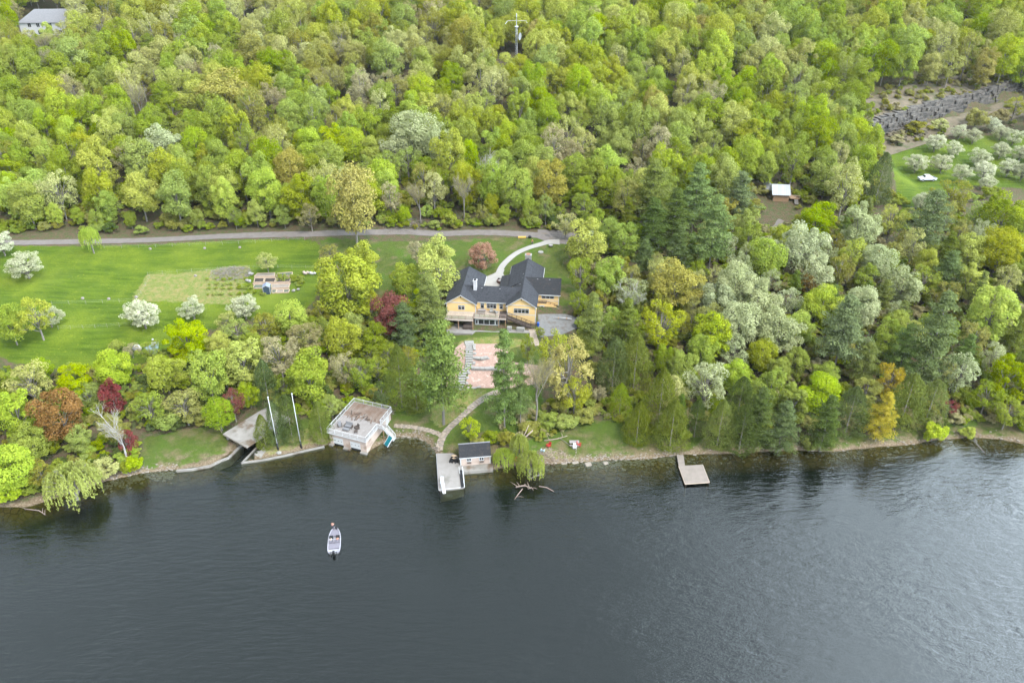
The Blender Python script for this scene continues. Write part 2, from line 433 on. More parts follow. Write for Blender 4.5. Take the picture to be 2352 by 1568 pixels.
def blob_crown(nb, nl, ctr, rad, rb, leaf=.021, seed=0, lowcut=-.35, up=.35, gap=.0, flat=1.0):
    global nr
    nr = np.random.RandomState(seed)
    C = []
    while len(C) < nb:
        d = unit(nr.normal(size=3)); rr = nr.uniform(.35, 1) ** .5
        az = math.atan2(d[1], d[0]); lob = 1 + .17 * math.sin(2 * az + seed) + .13 * math.sin(3 * az + seed * 1.7 + d[2] * 2.5)
        p = np.array(ctr) + d * np.array(rad) * rr * np.array([lob, lob, 1])
        if d[2] < -.2 and nr.rand() < .25: continue
        C.append(p)
    C = np.array(C); Rb = nr.uniform(rb[0], rb[1], nb)
    tone = nr.uniform(-.16, .16, nb)
    P = []; N = []; T = []
    per = nl * 3 // nb
    for i in range(nb):
        d = unit(nr.normal(size=(per, 3)))
        d = d[d[:, 2] > lowcut + nr.uniform(-.3, .2)]
        rr = Rb[i] * nr.uniform(.62, 1.08, (len(d), 1))
        p = C[i] + d * rr * np.array([1, 1, ZR * flat])
        ins = np.zeros(len(p), bool)
        for j in range(nb):
            if j == i: continue
            q = (p - C[j]) / np.array([1, 1, ZR * flat])
            ins |= np.linalg.norm(q, axis=1) < Rb[j] * .72
        p = p[~ins]; d = d[~ins]
        P.append(p); N.append(d); T.append(np.full(len(p), tone[i]))
    P = np.concatenate(P); N = np.concatenate(N); T = np.concatenate(T)
    if len(P) > nl:
        k = nr.permutation(len(P))[:nl]; P, N, T = P[k], N[k], T[k]
    # ragged gaps
    if gap:
        f = np.sin(P[:, 0] * 31 + seed) * np.sin(P[:, 1] * 29 + 2) * np.sin(P[:, 2] * 37 + 1)
        keep = f > -1 + gap * 1.2 * nr.rand(len(P)); P, N, T = P[keep], N[keep], T[keep]
    n = unit(N * .7 + np.array([0, 0, up]) + nr.normal(size=P.shape) * .42)
    V = cards(P, n, leaf * nr.uniform(.6, 1.35, len(P)), .72, zs=ZR)
    val = np.clip(.42 + T + nr.normal(size=len(P)) * .34, 0, 1.25)
    return V, val, C
def limbs(C, trunk_top, r0, seed, n=8, lean=0.0):
    q = random.Random(seed); m = MB()
    pts = [(0, 0, 0), (q.uniform(-.01, .01), q.uniform(-.01, .01), trunk_top * .5), (q.uniform(-.02, .02), q.uniform(-.02, .02), trunk_top)]
    m.tube(pts, [r0, r0 * .8, r0 * .3], 6)
    for c in C[:n]:
        z = q.uniform(.25, .7) * trunk_top
        mid = (c[0] * .45, c[1] * .45, z + (c[2] - z) * .6)
        m.tube([(0, 0, z), mid, tuple(c)], [r0 * .5, r0 * .32, r0 * .1], 4, False)
    return m
def mesh_of(m, name, mat):
    me = bpy.data.meshes.new(name); me.from_pydata(m.v, [], m.f); me.materials.append(mat)
    me.polygons.foreach_set('use_smooth', [True] * len(me.polygons)); return me

FORM = {}
def reg(form, crown, trunk): FORM.setdefault(form, []).append((crown, trunk))
DUM = LM['mid']
for k, (nb, ctr, rad, rb) in enumerate([
        (32, (0, 0, .53), (.37, .37, .37), (.11, .20)), (26, (.02, 0, .55), (.34, .36, .34), (.13, .22)),
        (36, (0, .02, .52), (.37, .34, .38), (.10, .18)), (22, (0, 0, .53), (.33, .33, .37), (.14, .23)),
        (40, (-.02, 0, .50), (.37, .37, .40), (.09, .17))]):
    V, val, C = blob_crown(int(nb * 1.7), 9500, ctr, rad, (rb[0] * .72, rb[1] * .85), .0165, 20 + k)
    reg('dec', card_mesh('crown', V, val, DUM), mesh_of(limbs(C, .6, .022, k), 'trunk', BARK))
for k in range(3):   # thin, half open crowns
    V, val, C = blob_crown(44, 5200, (0, 0, .56), (.38, .38, .35), (.05, .13), .0145, 50 + k, lowcut=-.6, gap=.8)
    reg('loose', card_mesh('crown', V, val, DUM), mesh_of(limbs(C, .72, .02, k + 9, 22), 'trunk', BARK))
for k in range(2):   # low spreading fruit trees
    V, val, C = blob_crown(60, 8500, (0, 0, .50), (.42, .42, .34), (.06, .12), .0150, 70 + k, lowcut=-.7, gap=.45)
    reg('apple', card_mesh('crown', V, val, DUM), mesh_of(limbs(C, .4, .03, k + 20, 18), 'trunk', BARK))
for k in range(3):   # shrubs, foliage down to the ground
    V, val, C = blob_crown(20, 2600, (0, 0, .42), (.36, .36, .30), (.10, .18), .032, 80 + k, lowcut=-.5)
    reg('shrub', card_mesh('crown', V, val, DUM), mesh_of(limbs(C, .3, .015, k + 30, 6), 'trunk', BARK))
def pine(seed, wh=10, n=9500, flare=1.0, start=.22):
    global nr
    nr = np.random.RandomState(seed); q = random.Random(seed)
    P = []; N = []; T = []; m = MB(); tufts = []
    m.tube([(0, 0, 0), (.008, 0, .5), (0, 0, .98)], [.020, .013, .002], 6)
    for w in range(wh):
        f = w / (wh - 1); z = start + (1 - start) * .95 * f
        r = (.46 * (1 - f) ** .55 + .02) * flare * (.75 if f < .1 else 1)
        nb = 6 if f < .7 else 4; ph = q.uniform(0, 6.28)
        for b in range(nb):
            a = ph + b * 6.283 / nb + q.uniform(-.35, .35); rl = r * q.uniform(.45, 1.18); c = math.cos(a); sn = math.sin(a)
            zz = z + q.uniform(-.03, .03); rise = q.uniform(-.01, .04)
            m.tube([(0, 0, zz - .02), (c * rl * .9, sn * rl * .9, zz + rise)], [.006, .002], 3, False)
            for t_ in (.35, .65, .95):
                if t_ * rl > .04 or f > .85: tufts.append((c * rl * t_ + q.uniform(-.03, .03), sn * rl * t_ + q.uniform(-.03, .03), zz + rise * t_, .055 + .05 * q.random() * (1 - f * .4)))
    tufts.append((0, 0, .97, .03)); k = n // len(tufts)
    for x, y, z, r in tufts:
        d = unit(nr.normal(size=(k, 3))); d[:, 2] = np.abs(d[:, 2]) * .75 - .12
        P.append(np.array([x, y, z]) + d * r * nr.uniform(.5, 1.15, (k, 1)) * np.array([1.45, 1.45, .62])); N.append(d + np.array([0, 0, .5])); T.append(np.full(k, q.uniform(-.2, .2)))
    P = np.concatenate(P); N = unit(np.concatenate(N) + nr.normal(size=P.shape) * .5); T = np.concatenate(T)
    V = cards(P, N, .0150 * nr.uniform(.6, 1.4, len(P)), .6, zs=ZR)
    return card_mesh('crown', V, np.clip(.45 + T + nr.normal(size=len(P)) * .22, 0, 1), DUM), mesh_of(m, 'trunk', BARK)
for k in range(3): reg('pine', *pine(200 + k, 9 + k, 12000, 1.04, .2 + .05 * k))
def cedar(seed, n=6500, pw=.62, ragged=.12, droop=0.0):
    global nr
    nr = np.random.RandomState(seed)
    f = nr.uniform(0, 1, n * 2) ** 1.25; a = nr.uniform(0, 6.283, n * 2)
    lob = 1 + ragged * 1.5 * np.sin(a * 3 + f * 7 + seed) * np.sin(f * 15 + a * 2) + .14 * np.sin(a * 9 + f * 31) * np.sin(f * 44 + a * 5)
    r = .46 * (1 - f ** 2.1) ** pw * lob * nr.uniform(.72, 1.02, n * 2) * np.clip(f * 9 + .55, 0, 1)
    z = .04 + .95 * f - droop * r
    P = np.stack([np.cos(a) * r, np.sin(a) * r, z], 1)[:n]
    rad = np.stack([np.cos(a), np.sin(a), np.full(n * 2, .55)], 1)[:n]
    N = unit(rad + nr.normal(size=(n, 3)) * .45)
    T = unit(np.array([0, 0, 1.0]) + rad * .4 + nr.normal(size=(n, 3)) * .45)
    V = cards(P, N, .0165 * nr.uniform(.6, 1.4, n), .5, T=T, zs=ZR)
    tone = .2 * np.sin(a * 5 + f * 9 + seed)[:n] * np.sin(f * 26 + a * 3)[:n]
    m = MB().tube([(0, 0, 0), (0, 0, .9)], [.02, .003], 5)
    return card_mesh('crown', V, np.clip(.45 + tone * 1.3 + nr.normal(size=n) * .22, 0, 1), DUM), mesh_of(m, 'trunk', BARK)
for k in range(3): reg('cedar', *cedar(300 + k, 8500, .62 + .14 * k, .14))
def willow(seed, n=9900):
    global nr
    nr = np.random.RandomState(seed); q = random.Random(seed)
    P = []; T = []; Dn = []; C = []
    for s in range(300):
        a = q.uniform(0, 6.283); r = .46 * q.uniform(.05, 1) ** .6
        top = .60 + .36 * math.sqrt(max(0, 1 - (r / .5) ** 2)) * q.uniform(.7, 1.05)
        ln = q.uniform(.2, .55) * (.35 + r * 1.5); k = n // 300
        if s < 14: C.append((math.cos(a) * r, math.sin(a) * r, top))
        u = nr.uniform(0, 1, k); c = math.cos(a); sn = math.sin(a); tone = q.uniform(-.25, .25)
        rr = r + .05 * np.sin(u * 2.2)
        P.append(np.stack([c * rr + nr.normal(size=k) * .009, sn * rr + nr.normal(size=k) * .009, np.maximum(top - ln * u, .03)], 1)); T.append(np.full(k, tone))
        Dn.append(np.tile([c * .5, sn * .5, .5], (k, 1)))
    P = np.concatenate(P); T = np.concatenate(T); N = unit(np.concatenate(Dn) + nr.normal(size=P.shape) * .5)
    tt = unit(np.array([0, 0, -1.0]) + nr.normal(size=P.shape) * .3)
    V = cards(P, N, .024 * nr.uniform(.6, 1.3, len(P)), .30, T=tt)
    return card_mesh('crown', V, np.clip(.5 + T + nr.normal(size=len(P)) * .2, 0, 1), DUM), mesh_of(limbs(np.array(C), .6, .035, seed, 14), 'trunk', BARK)
for k in range(2): reg('willow', *willow(400 + k))
def bare(seed, pale=True, haze=1400, spread=1.0):
    global nr
    nr = np.random.RandomState(seed); q = random.Random(seed); m = MB(); ends = []
    def br(p, d, ln, r, lev):
        e = p + d * ln; mid = p + d * ln * .5 + Vector((q.uniform(-1, 1), q.uniform(-1, 1), 0)) * ln * .06
        m.tube([p, mid, e], [r, r * .75, r * .5], 4 if lev else 6, False)
        if lev >= 1: ends.append((p, e))
        if lev >= 4: return
        for k in range(4 if lev < 3 else 3):
            a = q.uniform(0, 6.283); t = q.uniform(.35, .95)
            nd_ = (d * 1.0 + Vector((math.cos(a), math.sin(a), q.uniform(-.1, .35))) * q.uniform(.5, .95) * spread).normalized()
            br(p + d * ln * t, nd_, ln * q.uniform(.5, .75), r * .5, lev + 1)
    br(Vector((0, 0, 0)), Vector((.0, .0, 1)), .42, .019, 0)
    P = []; Tn = []
    for _ in range(haze):
        a, b = q.choice(ends); t = q.random(); p = a.lerp(b, t); d = (b - a).normalized()
        P.append(p + Vector((q.gauss(0, .018), q.gauss(0, .018), q.gauss(0, .018)))); Tn.append(d + Vector((q.gauss(0, .6), q.gauss(0, .6), q.gauss(0, .4))))
    P = np.array(P); T = unit(np.array(Tn)); N = unit(np.cross(T, nr.normal(size=T.shape)))
    sc = max(abs(P[:, 0]).max(), abs(P[:, 1]).max()) * 2; zt = P[:, 2].max()
    P[:, :2] /= sc; P[:, 2] /= zt
    m.v = [(v[0] / sc, v[1] / sc, v[2] / zt) for v in m.v]
    V = cards(P, N, .020 * nr.uniform(.5, 1.4, len(P)), .09, T=T)
    return card_mesh('crown', V, nr.uniform(0, 1, len(P)), DUM), mesh_of(m, 'trunk', BARKW if pale else BARK)
reg('bare', *bare(501)); reg('bare', *bare(502))
reg('barebrown', *bare(511, False, 4200)); reg('barebrown', *bare(514, False, 4200))

_cm = {}
def crown_mesh(form, k, colour):
    key = (form, k, colour)
    if key not in _cm:
        me = FORM[form][k][0].copy(); me.materials[0] = LM[colour]; _cm[key] = me
    return _cm[key]
# ------------------------------------------------------------------ trees: where the photograph shows them
# (crown centre px, py, crown width px, form, colour, height / width)
TR = [
 # meadow and its rim
 (57, 610, 86, 'apple', 'blossom', .8), (326, 722, 92, 'apple', 'blossom', .85), (441, 708, 66, 'apple', 'blossom', .9), (560, 705, 66, 'apple', 'blossom', 1.0),
 (2, 560, 62, 'apple', 'blossom', 1.0), (78, 718, 104, 'loose', 'yellow', 1.15), (112, 728, 62, 'apple', 'blossom', .9), (205, 545, 44, 'willow', 'lime', 1.5),
 (612, 597, 56, 'loose', 'sage', 1.0), (756, 578, 56, 'loose', 'olive', 1.0), (795, 648, 160, 'dec', 'yellow', 1.05), (832, 610, 104, 'dec', 'yellow', 1.3),
 (665, 725, 84, 'dec', 'lime', 1.1), (608, 745, 90, 'loose', 'olive', 1.0), (700, 770, 100, 'loose', 'brown', 1.1), (735, 715, 60, 'loose', 'olive', 1.2),
 (520, 735, 60, 'loose', 'sage', 1.1), (300, 800, 44, 'loose', 'brown', 1.0), (260, 795, 50, 'shrub', 'mid', .7),
 # wood between meadow and lake
 (18, 735, 84, 'dec', 'green', 1.3), (428, 770, 112, 'dec', 'lime', 1.0), (500, 790, 70, 'dec', 'yellow', 1.1), (474, 850, 108, 'dec', 'green', 1.5), (552, 822, 118, 'dec', 'yellow', 1.2),
 (640, 812, 112, 'loose', 'brown', 1.2), (785, 770, 84, 'dec', 'yellow', 1.5), (707, 850, 104, 'dec', 'green', 1.5), (790, 838, 80, 'loose', 'brown', 1.4), (826, 850, 80, 'loose', 'mid', 1.3),
 (375, 850, 96, 'dec', 'yellow', 1.1), (255, 840, 100, 'dec', 'lime', 1.1), (170, 870, 100, 'dec', 'lime', 1.0), (62, 872, 122, 'loose', 'sage', 1.1), (345, 800, 60, 'loose', 'mid', 1.0),
 (135, 945, 116, 'dec', 'copper', 1.25), (258, 908, 62, 'dec', 'red', 1.7), (290, 1010, 60, 'loose', 'red', 1.6), (532, 920, 58, 'loose', 'red', 1.7), (268, 985, 112, 'bare', 'brown', 1.5),
 (340, 930, 90, 'loose', 'mid', 1.2), (420, 925, 104, 'loose', 'olive', 1.0), (380, 960, 70, 'shrub', 'mid', .9), (450, 950, 60, 'shrub', 'olive', .9), (570, 900, 56, 'dec', 'lime', 1.3),
 (500, 945, 74, 'dec', 'green', 1.2), (30, 940, 108, 'dec', 'lime', 1.4), (70, 1010, 90, 'dec', 'mid', 1.2), (25, 1065, 120, 'dec', 'lime', 1.1), (90, 1080, 70, 'loose', 'olive', 1.2), (20, 1120, 70, 'shrub', 'lime', 1.0),
 (163, 1108, 122, 'willow', 'willow', .9), (305, 1062, 42, 'shrub', 'lime', 1.3), (240, 1070, 60, 'shrub', 'sage', 1.0), (180, 1000, 70, 'dec', 'mid', 1.1), (200, 900, 70, 'loose', 'mid', 1.2),
 (610, 880, 70, 'cedar', 'hemlock', 1.7), (650, 880, 60, 'loose', 'mid', 1.4), (760, 930, 60, 'loose', 'mid', 1.2), (700, 780, 70, 'loose', 'olive', 1.2),
 # conifers round the flag poles and boathouse
 (604, 992, 48, 'cedar', 'cedar', 1.9), (632, 975, 50, 'cedar', 'hemlock', 2.3), (664, 965, 58, 'cedar', 'hemlock', 2.2), (735, 970, 60, 'cedar', 'cedar', 1.8), (918, 870, 80, 'cedar', 'cedar', 2.1), (955, 905, 56, 'cedar', 'cedar', 1.7),
 # round the house
 (1012, 845, 160, 'pine', 'pine', 1.65), (900, 718, 92, 'dec', 'red', 1.35), (928, 745, 80, 'pine', 'hemlock', 1.6), (985, 700, 100, 'pine', 'cedar', 1.6), (1008, 605, 118, 'dec', 'yellow', 1.35),
 (930, 635, 84, 'dec', 'green', 1.2), (960, 575, 60, 'loose', 'brown', 1.3), (1107, 588, 84, 'apple', 'pink', .85), (860, 770, 70, 'dec', 'mid', 1.3), (890, 810, 60, 'loose', 'mid', 1.3), (850, 690, 60, 'loose', 'yellow', 1.5), (875, 900, 60, 'loose', 'hemlock', 1.2),
 (1350, 545, 112, 'dec', 'yellow', 1.15), (1438, 545, 84, 'dec', 'green', 1.2), (1400, 625, 84, 'dec', 'green', 1.4), (1335, 620, 80, 'loose', 'mid', 1.4), (1300, 510, 60, 'loose', 'sage', 1.2), (1452, 680, 88, 'bare', 'silver', 1.2), (1450, 665, 84, 'loose', 'silver', 1.1),
 (1552, 645, 128, 'dec', 'golden', 1.1), (1518, 735, 120, 'loose', 'yellow', 1.3), (1360, 740, 90, 'pine', 'cedar', 1.8), (1330, 690, 60, 'loose', 'mid', 1.2), (1345, 780, 70, 'dec', 'mid', 1.1), (1440, 745, 80, 'pine', 'cedar', 1.8),
 (1158, 860, 94, 'pine', 'pine', 2.7), (1196, 895, 58, 'pine', 'pine', 2.9), (1212, 792, 44, 'loose', 'mid', 2.2), (1232, 878, 100, 'barebrown', 'brown', 2.0), (1308, 838, 136, 'loose', 'golden', 1.5), (1275, 800, 90, 'loose', 'yellow', 1.6), (1320, 900, 84, 'loose', 'yellow', 1.4),
 (1080, 980, 62, 'loose', 'lime', 1.1), (1098, 1010, 40, 'shrub', 'sage', .8), (1130, 1000, 46, 'shrub', 'mid', .8), (1160, 1005, 50, 'shrub', 'olive', .9), (1215, 980, 50, 'shrub', 'olive', .8),
 (1262, 960, 56, 'shrub', 'mid', .8), (1300, 965, 60, 'shrub', 'mid', .7), (1345, 950, 56, 'shrub', 'olive', .8), (1290, 920, 56, 'shrub', 'olive', .9), (1158, 1050, 52, 'willow', 'lime', 1.1), (1218, 1064, 62, 'willow', 'willow', 1.3), (1192, 1022, 44, 'willow', 'willow', 1.7),
 (1378, 900, 40, 'loose', 'brown', 1.3), (1240, 760, 30, 'loose', 'mid', 1.0),
 # cedars and hemlocks above the right shore
 (1410, 840, 84, 'cedar', 'hemlock', 1.7), (1460, 835, 92, 'cedar', 'cedar', 1.6), (1425, 922, 58, 'cedar', 'green', 1.6), (1466, 972, 74, 'cedar', 'cedar', 1.5), (1518, 920, 96, 'cedar', 'cedar', 1.7), (1545, 975, 92, 'cedar', 'cedar', 1.4),
 (1600, 965, 60, 'cedar', 'hemlock', 1.7), (1655, 975, 84, 'cedar', 'cedar', 1.5), (1650, 930, 60, 'dec', 'green', 1.0), (1706, 985, 84, 'cedar', 'hemlock', 1.5), (1745, 950, 96, 'pine', 'hemlock', 1.6), (1800, 975, 92, 'pine', 'hemlock', 1.5), (1700, 920, 70, 'cedar', 'hemlock', 1.7),
 (1860, 1015, 48, 'shrub', 'cedar', 1.0), (1814, 1022, 22, 'cedar', 'cedar', 1.0), (1905, 1012, 30, 'cedar', 'cedar', 1.5), (1762, 1010, 44, 'shrub', 'hemlock', .9), (1882, 898, 108, 'dec', 'lime', 1.1), (1900, 965, 92, 'pine', 'hemlock', 1.6), (1955, 945, 84, 'cedar', 'hemlock', 1.5),
 (1990, 890, 70, 'loose', 'sage', 1.3), (2048, 868, 76, 'loose', 'larch', 1.6), (2030, 950, 80, 'pine', 'larch', 1.6), (2085, 920, 96, 'cedar', 'cedar', 1.4), (2140, 925, 86, 'cedar', 'cedar', 1.3), (2147, 988, 62, 'shrub', 'lime', 1.0), (2225, 992, 42, 'shrub', 'yellow', 1.0),
 (1938, 760, 124, 'pine', 'bluepine', 1.6), (1990, 830, 80, 'pine', 'cedar', 1.5), (2040, 770, 76, 'dec', 'green', 1.6), (2150, 770, 132, 'pine', 'bluepine', 1.8), (2080, 800, 84, 'pine', 'pine', 1.7), (2280, 712, 116, 'dec', 'lime', 1.3), (2210, 850, 96, 'loose', 'silver', 1.3), (2170, 850, 70, 'loose', 'sage', 1.3),
 (2318, 855, 100, 'dec', 'green', 1.3), (2270, 905, 84, 'loose', 'mid', 1.2), (2320, 940, 84, 'loose', 'mid', 1.1), (2180, 930, 50, 'loose', 'red', 1.0), (2340, 760, 70, 'pine', 'cedar', 1.5),
 # middle of the right wood
 (1625, 875, 112, 'loose', 'silver', 1.4), (1690, 860, 76, 'dec', 'lime', 1.3), (1640, 760, 100, 'dec', 'lime', 1.3), (1610, 800, 80, 'dec', 'green', 1.2), (1690, 650, 110, 'dec', 'silver', 1.3), (1650, 690, 90, 'dec', 'silver', 1.2), (1745, 690, 110, 'dec', 'silver', 1.3), (1700, 740, 110, 'dec', 'silver', 1.2),
 (1790, 755, 110, 'dec', 'silver', 1.2), (1690, 800, 80, 'loose', 'silver', 1.2), (1750, 810, 76, 'dec', 'yellow', 1.2), (1760, 590, 96, 'dec', 'green', 1.2), (1835, 745, 66, 'dec', 'lime', 1.5), (1890, 690, 84, 'dec', 'lime', 1.3), (1840, 560, 110, 'dec', 'silver', 1.2),
 (1880, 618, 84, 'dec', 'silver', 1.2), (1975, 515, 96, 'dec', 'silver', 1.5), (1960, 580, 84, 'loose', 'yellow', 1.3), (2020, 600, 86, 'dec', 'silver', 1.2), (2075, 650, 90, 'dec', 'silver', 1.1), (1985, 700, 92, 'dec', 'silver', 1.3), (2060, 710, 50, 'loose', 'silver', 1.2), (1880, 500, 92, 'dec', 'lime', 1.2),
 (1860, 645, 50, 'loose', 'copper', 1.3), (1600, 620, 60, 'loose', 'mid', 1.3), (2125, 640, 84, 'loose', 'mid', 1.2), (2100, 560, 76, 'loose', 'sage', 1.4), (2140, 500, 108, 'pine', 'bluepine', 1.4), (2188, 440, 88, 'loose', 'olive', 1.1), (2050, 500, 76, 'loose', 'yellow', 1.4), (2310, 492, 104, 'dec', 'green', 1.2),
 (2230, 570, 100, 'dec', 'yellow', 1.1), (2300, 570, 110, 'dec', 'yellow', 1.1), (2180, 620, 80, 'pine', 'bluepine', 1.3), (2230, 640, 90, 'dec', 'yellow', 1.1), (2250, 490, 70, 'loose', 'green', 1.2), (2320, 640, 80, 'loose', 'sage', 1.2),
 # pines right of the house
 (1640, 530, 108, 'pine', 'pine', 1.7), (1600, 445, 110, 'pine', 'pine', 1.4), (1500, 440, 110, 'pine', 'cedar', 1.5), (1440, 450, 90, 'loose', 'olive', 1.4), (1550, 500, 100, 'pine', 'hemlock', 1.5), (1500, 520, 92, 'pine', 'hemlock', 1.6), (1700, 450, 90, 'pine', 'bluepine', 1.4), (1720, 510, 80, 'dec', 'mid', 1.2),
 (1560, 570, 80, 'pine', 'hemlock', 1.5), (1670, 480, 70, 'dec', 'golden', 1.2), (1340, 470, 76, 'loose', 'mid', 1.2), (1480, 590, 60, 'pine', 'hemlock', 1.6),
 # by the orchard and the ledge
 (2003, 330, 60, 'dec', 'green', 2.0), (2022, 415, 62, 'cedar', 'hemlock', 1.9), (1930, 350, 56, 'loose', 'sage', 1.6), (1945, 420, 110, 'loose', 'sage', 1.5), (2245, 268, 56, 'shrub', 'olive', 1.0), (2110, 290, 60, 'shrub', 'olive', .6), (2160, 283, 50, 'shrub', 'sage', .6), (2300, 265, 52, 'shrub', 'brown', .8), (2335, 240, 50, 'loose', 'yellow', 1.2), (2062, 318, 40, 'shrub', 'brown', .6),
] + [(x, y, w * 1.02, 'apple', 'blossom', .9) for x, y, w in ((2106, 375, 52), (2150, 328, 48), (2192, 342, 44), (2165, 375, 52), (2238, 312, 42), (2205, 302, 40), (2250, 362, 50), (2262, 392, 54), (2300, 345, 46), (2300, 305, 40),
   (2330, 315, 44), (2318, 385, 50), (2345, 352, 44), (2210, 398, 50), (2268, 420, 40), (2120, 462, 52), (2280, 285, 40), (2350, 395, 48))] + [
 # forest beyond the road
 (370, 325, 88, 'dec', 'silver', 1.3), (945, 305, 110, 'dec', 'silver', 1.2), (1005, 320, 90, 'loose', 'silver', 1.4), (910, 335, 80, 'loose', 'silver', 1.2), (808, 455, 128, 'dec', 'golden', 1.55), (515, 205, 130, 'dec', 'golden', 1.0), (450, 220, 90, 'dec', 'yellow', 1.1),
 (1064, 440, 66, 'barebrown', 'brown', 1.7), (962, 455, 72, 'barebrown', 'brown', 1.4), (1125, 400, 70, 'bare', 'brown', 1.7), (895, 450, 60, 'loose', 'brown', 1.6), (712, 490, 64, 'loose', 'brown', 1.2), (1262, 410, 100, 'dec', 'golden', 1.3), (1395, 370, 90, 'dec', 'lime', 1.1), (1185, 430, 84, 'dec', 'green', 1.4),
 (610, 430, 90, 'dec', 'lime', 1.4), (512, 450, 70, 'dec', 'lime', 1.7), (1635, 268, 96, 'dec', 'green', 1.2), (1745, 280, 92, 'dec', 'green', 1.4), (1882, 310, 84, 'dec', 'green', 1.4), (1036, 112, 28, 'dec', 'red', 1.2), (284, 345, 72, 'dec', 'green', 1.2), (437, 275, 48, 'dec', 'lime', 1.4),
 (130, 430, 92, 'loose', 'sage', 1.4), (60, 460, 90, 'dec', 'mid', 1.3), (230, 430, 84, 'dec', 'yellow', 1.4), (320, 440, 92, 'dec', 'yellow', 1.3), (400, 440, 92, 'dec', 'mid', 1.5), (690, 440, 84, 'dec', 'yellow', 1.5), (975, 390, 66, 'dec', 'green', 1.2), (1320, 390, 76, 'dec', 'mid', 1.3), (10, 420, 70, 'dec', 'mid', 1.3), (108, 70, 34, 'dec', 'lime', 1.6), (146, 74, 52, 'loose', 'sage', 1.5), (72, 88, 50, 'loose', 'sage', 1.3), (112, 96, 50, 'dec', 'sage', 1.2), (160, 40, 34, 'loose', 'brown', 1.3),
]
KEEP = [  # (x0, y0, x1, y1, distance of what must stay visible)
 (1742, 395, 1828, 462, 232), (78, 24, 100, 44, 400), (1176, 40, 1192, 105, 350), (2030, 196, 2352, 300, 316), (2035, 296, 2352, 436, 262), (2050, 380, 2135, 490, 215),
 (-50, 555, 730, 700, 190), (-50, 690, 420, 800, 170), (0, 530, 1290, 562, 207), (1030, 550, 1325, 770, 165), (1055, 770, 1160, 905, 145), (1000, 890, 1150, 1045, 128),
 (755, 905, 905, 1045, 126), (505, 935, 600, 1062, 126), (608, 905, 700, 1030, 126), (400, 985, 520, 1080, 124), (1225, 985, 1560, 1070, 124), (1040, 1015, 1135, 1085, 125), (1560, 1018, 2352, 1075, 126), (725, 550, 960, 590, 200)]

TREES = []
def solve(cx, cy, wpx, ratio, cz=.58):
    off = 8.0
    for _ in range(4):
        p = PG(cx, cy, off); dep = proj(*p)[2]; w = wpx * dep / F; off = cz * w * ratio
    return p, w
NV = {k: len(v) for k, v in FORM.items()}
def add_tree(x, y, w, Ht, form, colour, hand):
    TREES.append(dict(x=x, y=y, z=H(x, y), w=w, h=Ht, form=form, col=colour, hand=hand, k=rnd.randrange(NV[form]), rot=rnd.uniform(0, 6.28)))
for cx, cy, wpx, form, colour, ratio in TR:
    cz = .45 if form in ('shrub', 'apple', 'cedar') else .58
    p, w = solve(cx, cy, wpx * 1.06, ratio, cz)
    add_tree(p.x, p.y, w, w * ratio, form, colour, True)

def tree_rect(t):
    bx, by, dep = proj(t['x'], t['y'], t['z']); tx, ty, _ = proj(t['x'], t['y'], t['z'] + t['h'])
    hw = t['w'] * .46 * F / dep
    return min(bx, tx) - hw, ty - hw * .2, max(bx, tx) + hw, by - .1 * t['h'] * F / dep, dep
def blocked(t):
    x0, y0, x1, y1, dep = tree_rect(t)
    for a, b, c, d, yy in KEEP:
        if t['y'] < yy and x1 > a and x0 < c and y1 > b and y0 < d: return True
    return False
def near(x, y, w, f=.36):
    for t in TREES:
        if (t['x'] - x) ** 2 + (t['y'] - y) ** 2 < (f * (t['w'] + w)) ** 2: return True
    return False
def pick(tab):
    s = sum(b for a, b in tab); r = rnd.uniform(0, s)
    for a, b in tab:
        r -= b
        if r <= 0: return a
    return tab[-1][0]
PAL_NEAR = [(('dec', 'yellow'), 6), (('dec', 'lime'), 3.5), (('dec', 'green'), 6), (('dec', 'mid'), 6), (('loose', 'mid'), 3), (('loose', 'olive'), 1), (('loose', 'brown'), .8), (('dec', 'golden'), .5), (('loose', 'sage'), 1)]
PAL_FARL = [(('dec', 'yellow'), 4), (('dec', 'olive'), 3), (('loose', 'sage'), 3), (('dec', 'mid'), 5), (('loose', 'olive'), 3), (('loose', 'brown'), 2), (('dec', 'sage'), 3.5), (('dec', 'green'), 2), (('barebrown', 'brown'), .3)]
PAL_FARR = [(('dec', 'yellow'), 7), (('dec', 'lime'), 4), (('dec', 'green'), 4.5), (('loose', 'sage'), 1.5), (('dec', 'mid'), 5), (('loose', 'olive'), 1), (('dec', 'sage'), 2), (('dec', 'golden'), .4)]
PAL_SR = [(('dec', 'mid'), 4), (('dec', 'yellow'), 2), (('dec', 'green'), 3), (('pine', 'pine'), 2), (('pine', 'cedar'), 2), (('loose', 'silver'), 2), (('loose', 'sage'), 3), (('loose', 'olive'), 2)]
PAL_SL = [(('dec', 'mid'), 4), (('dec', 'green'), 2), (('loose', 'olive'), 3), (('loose', 'mid'), 3), (('shrub', 'mid'), 2)]
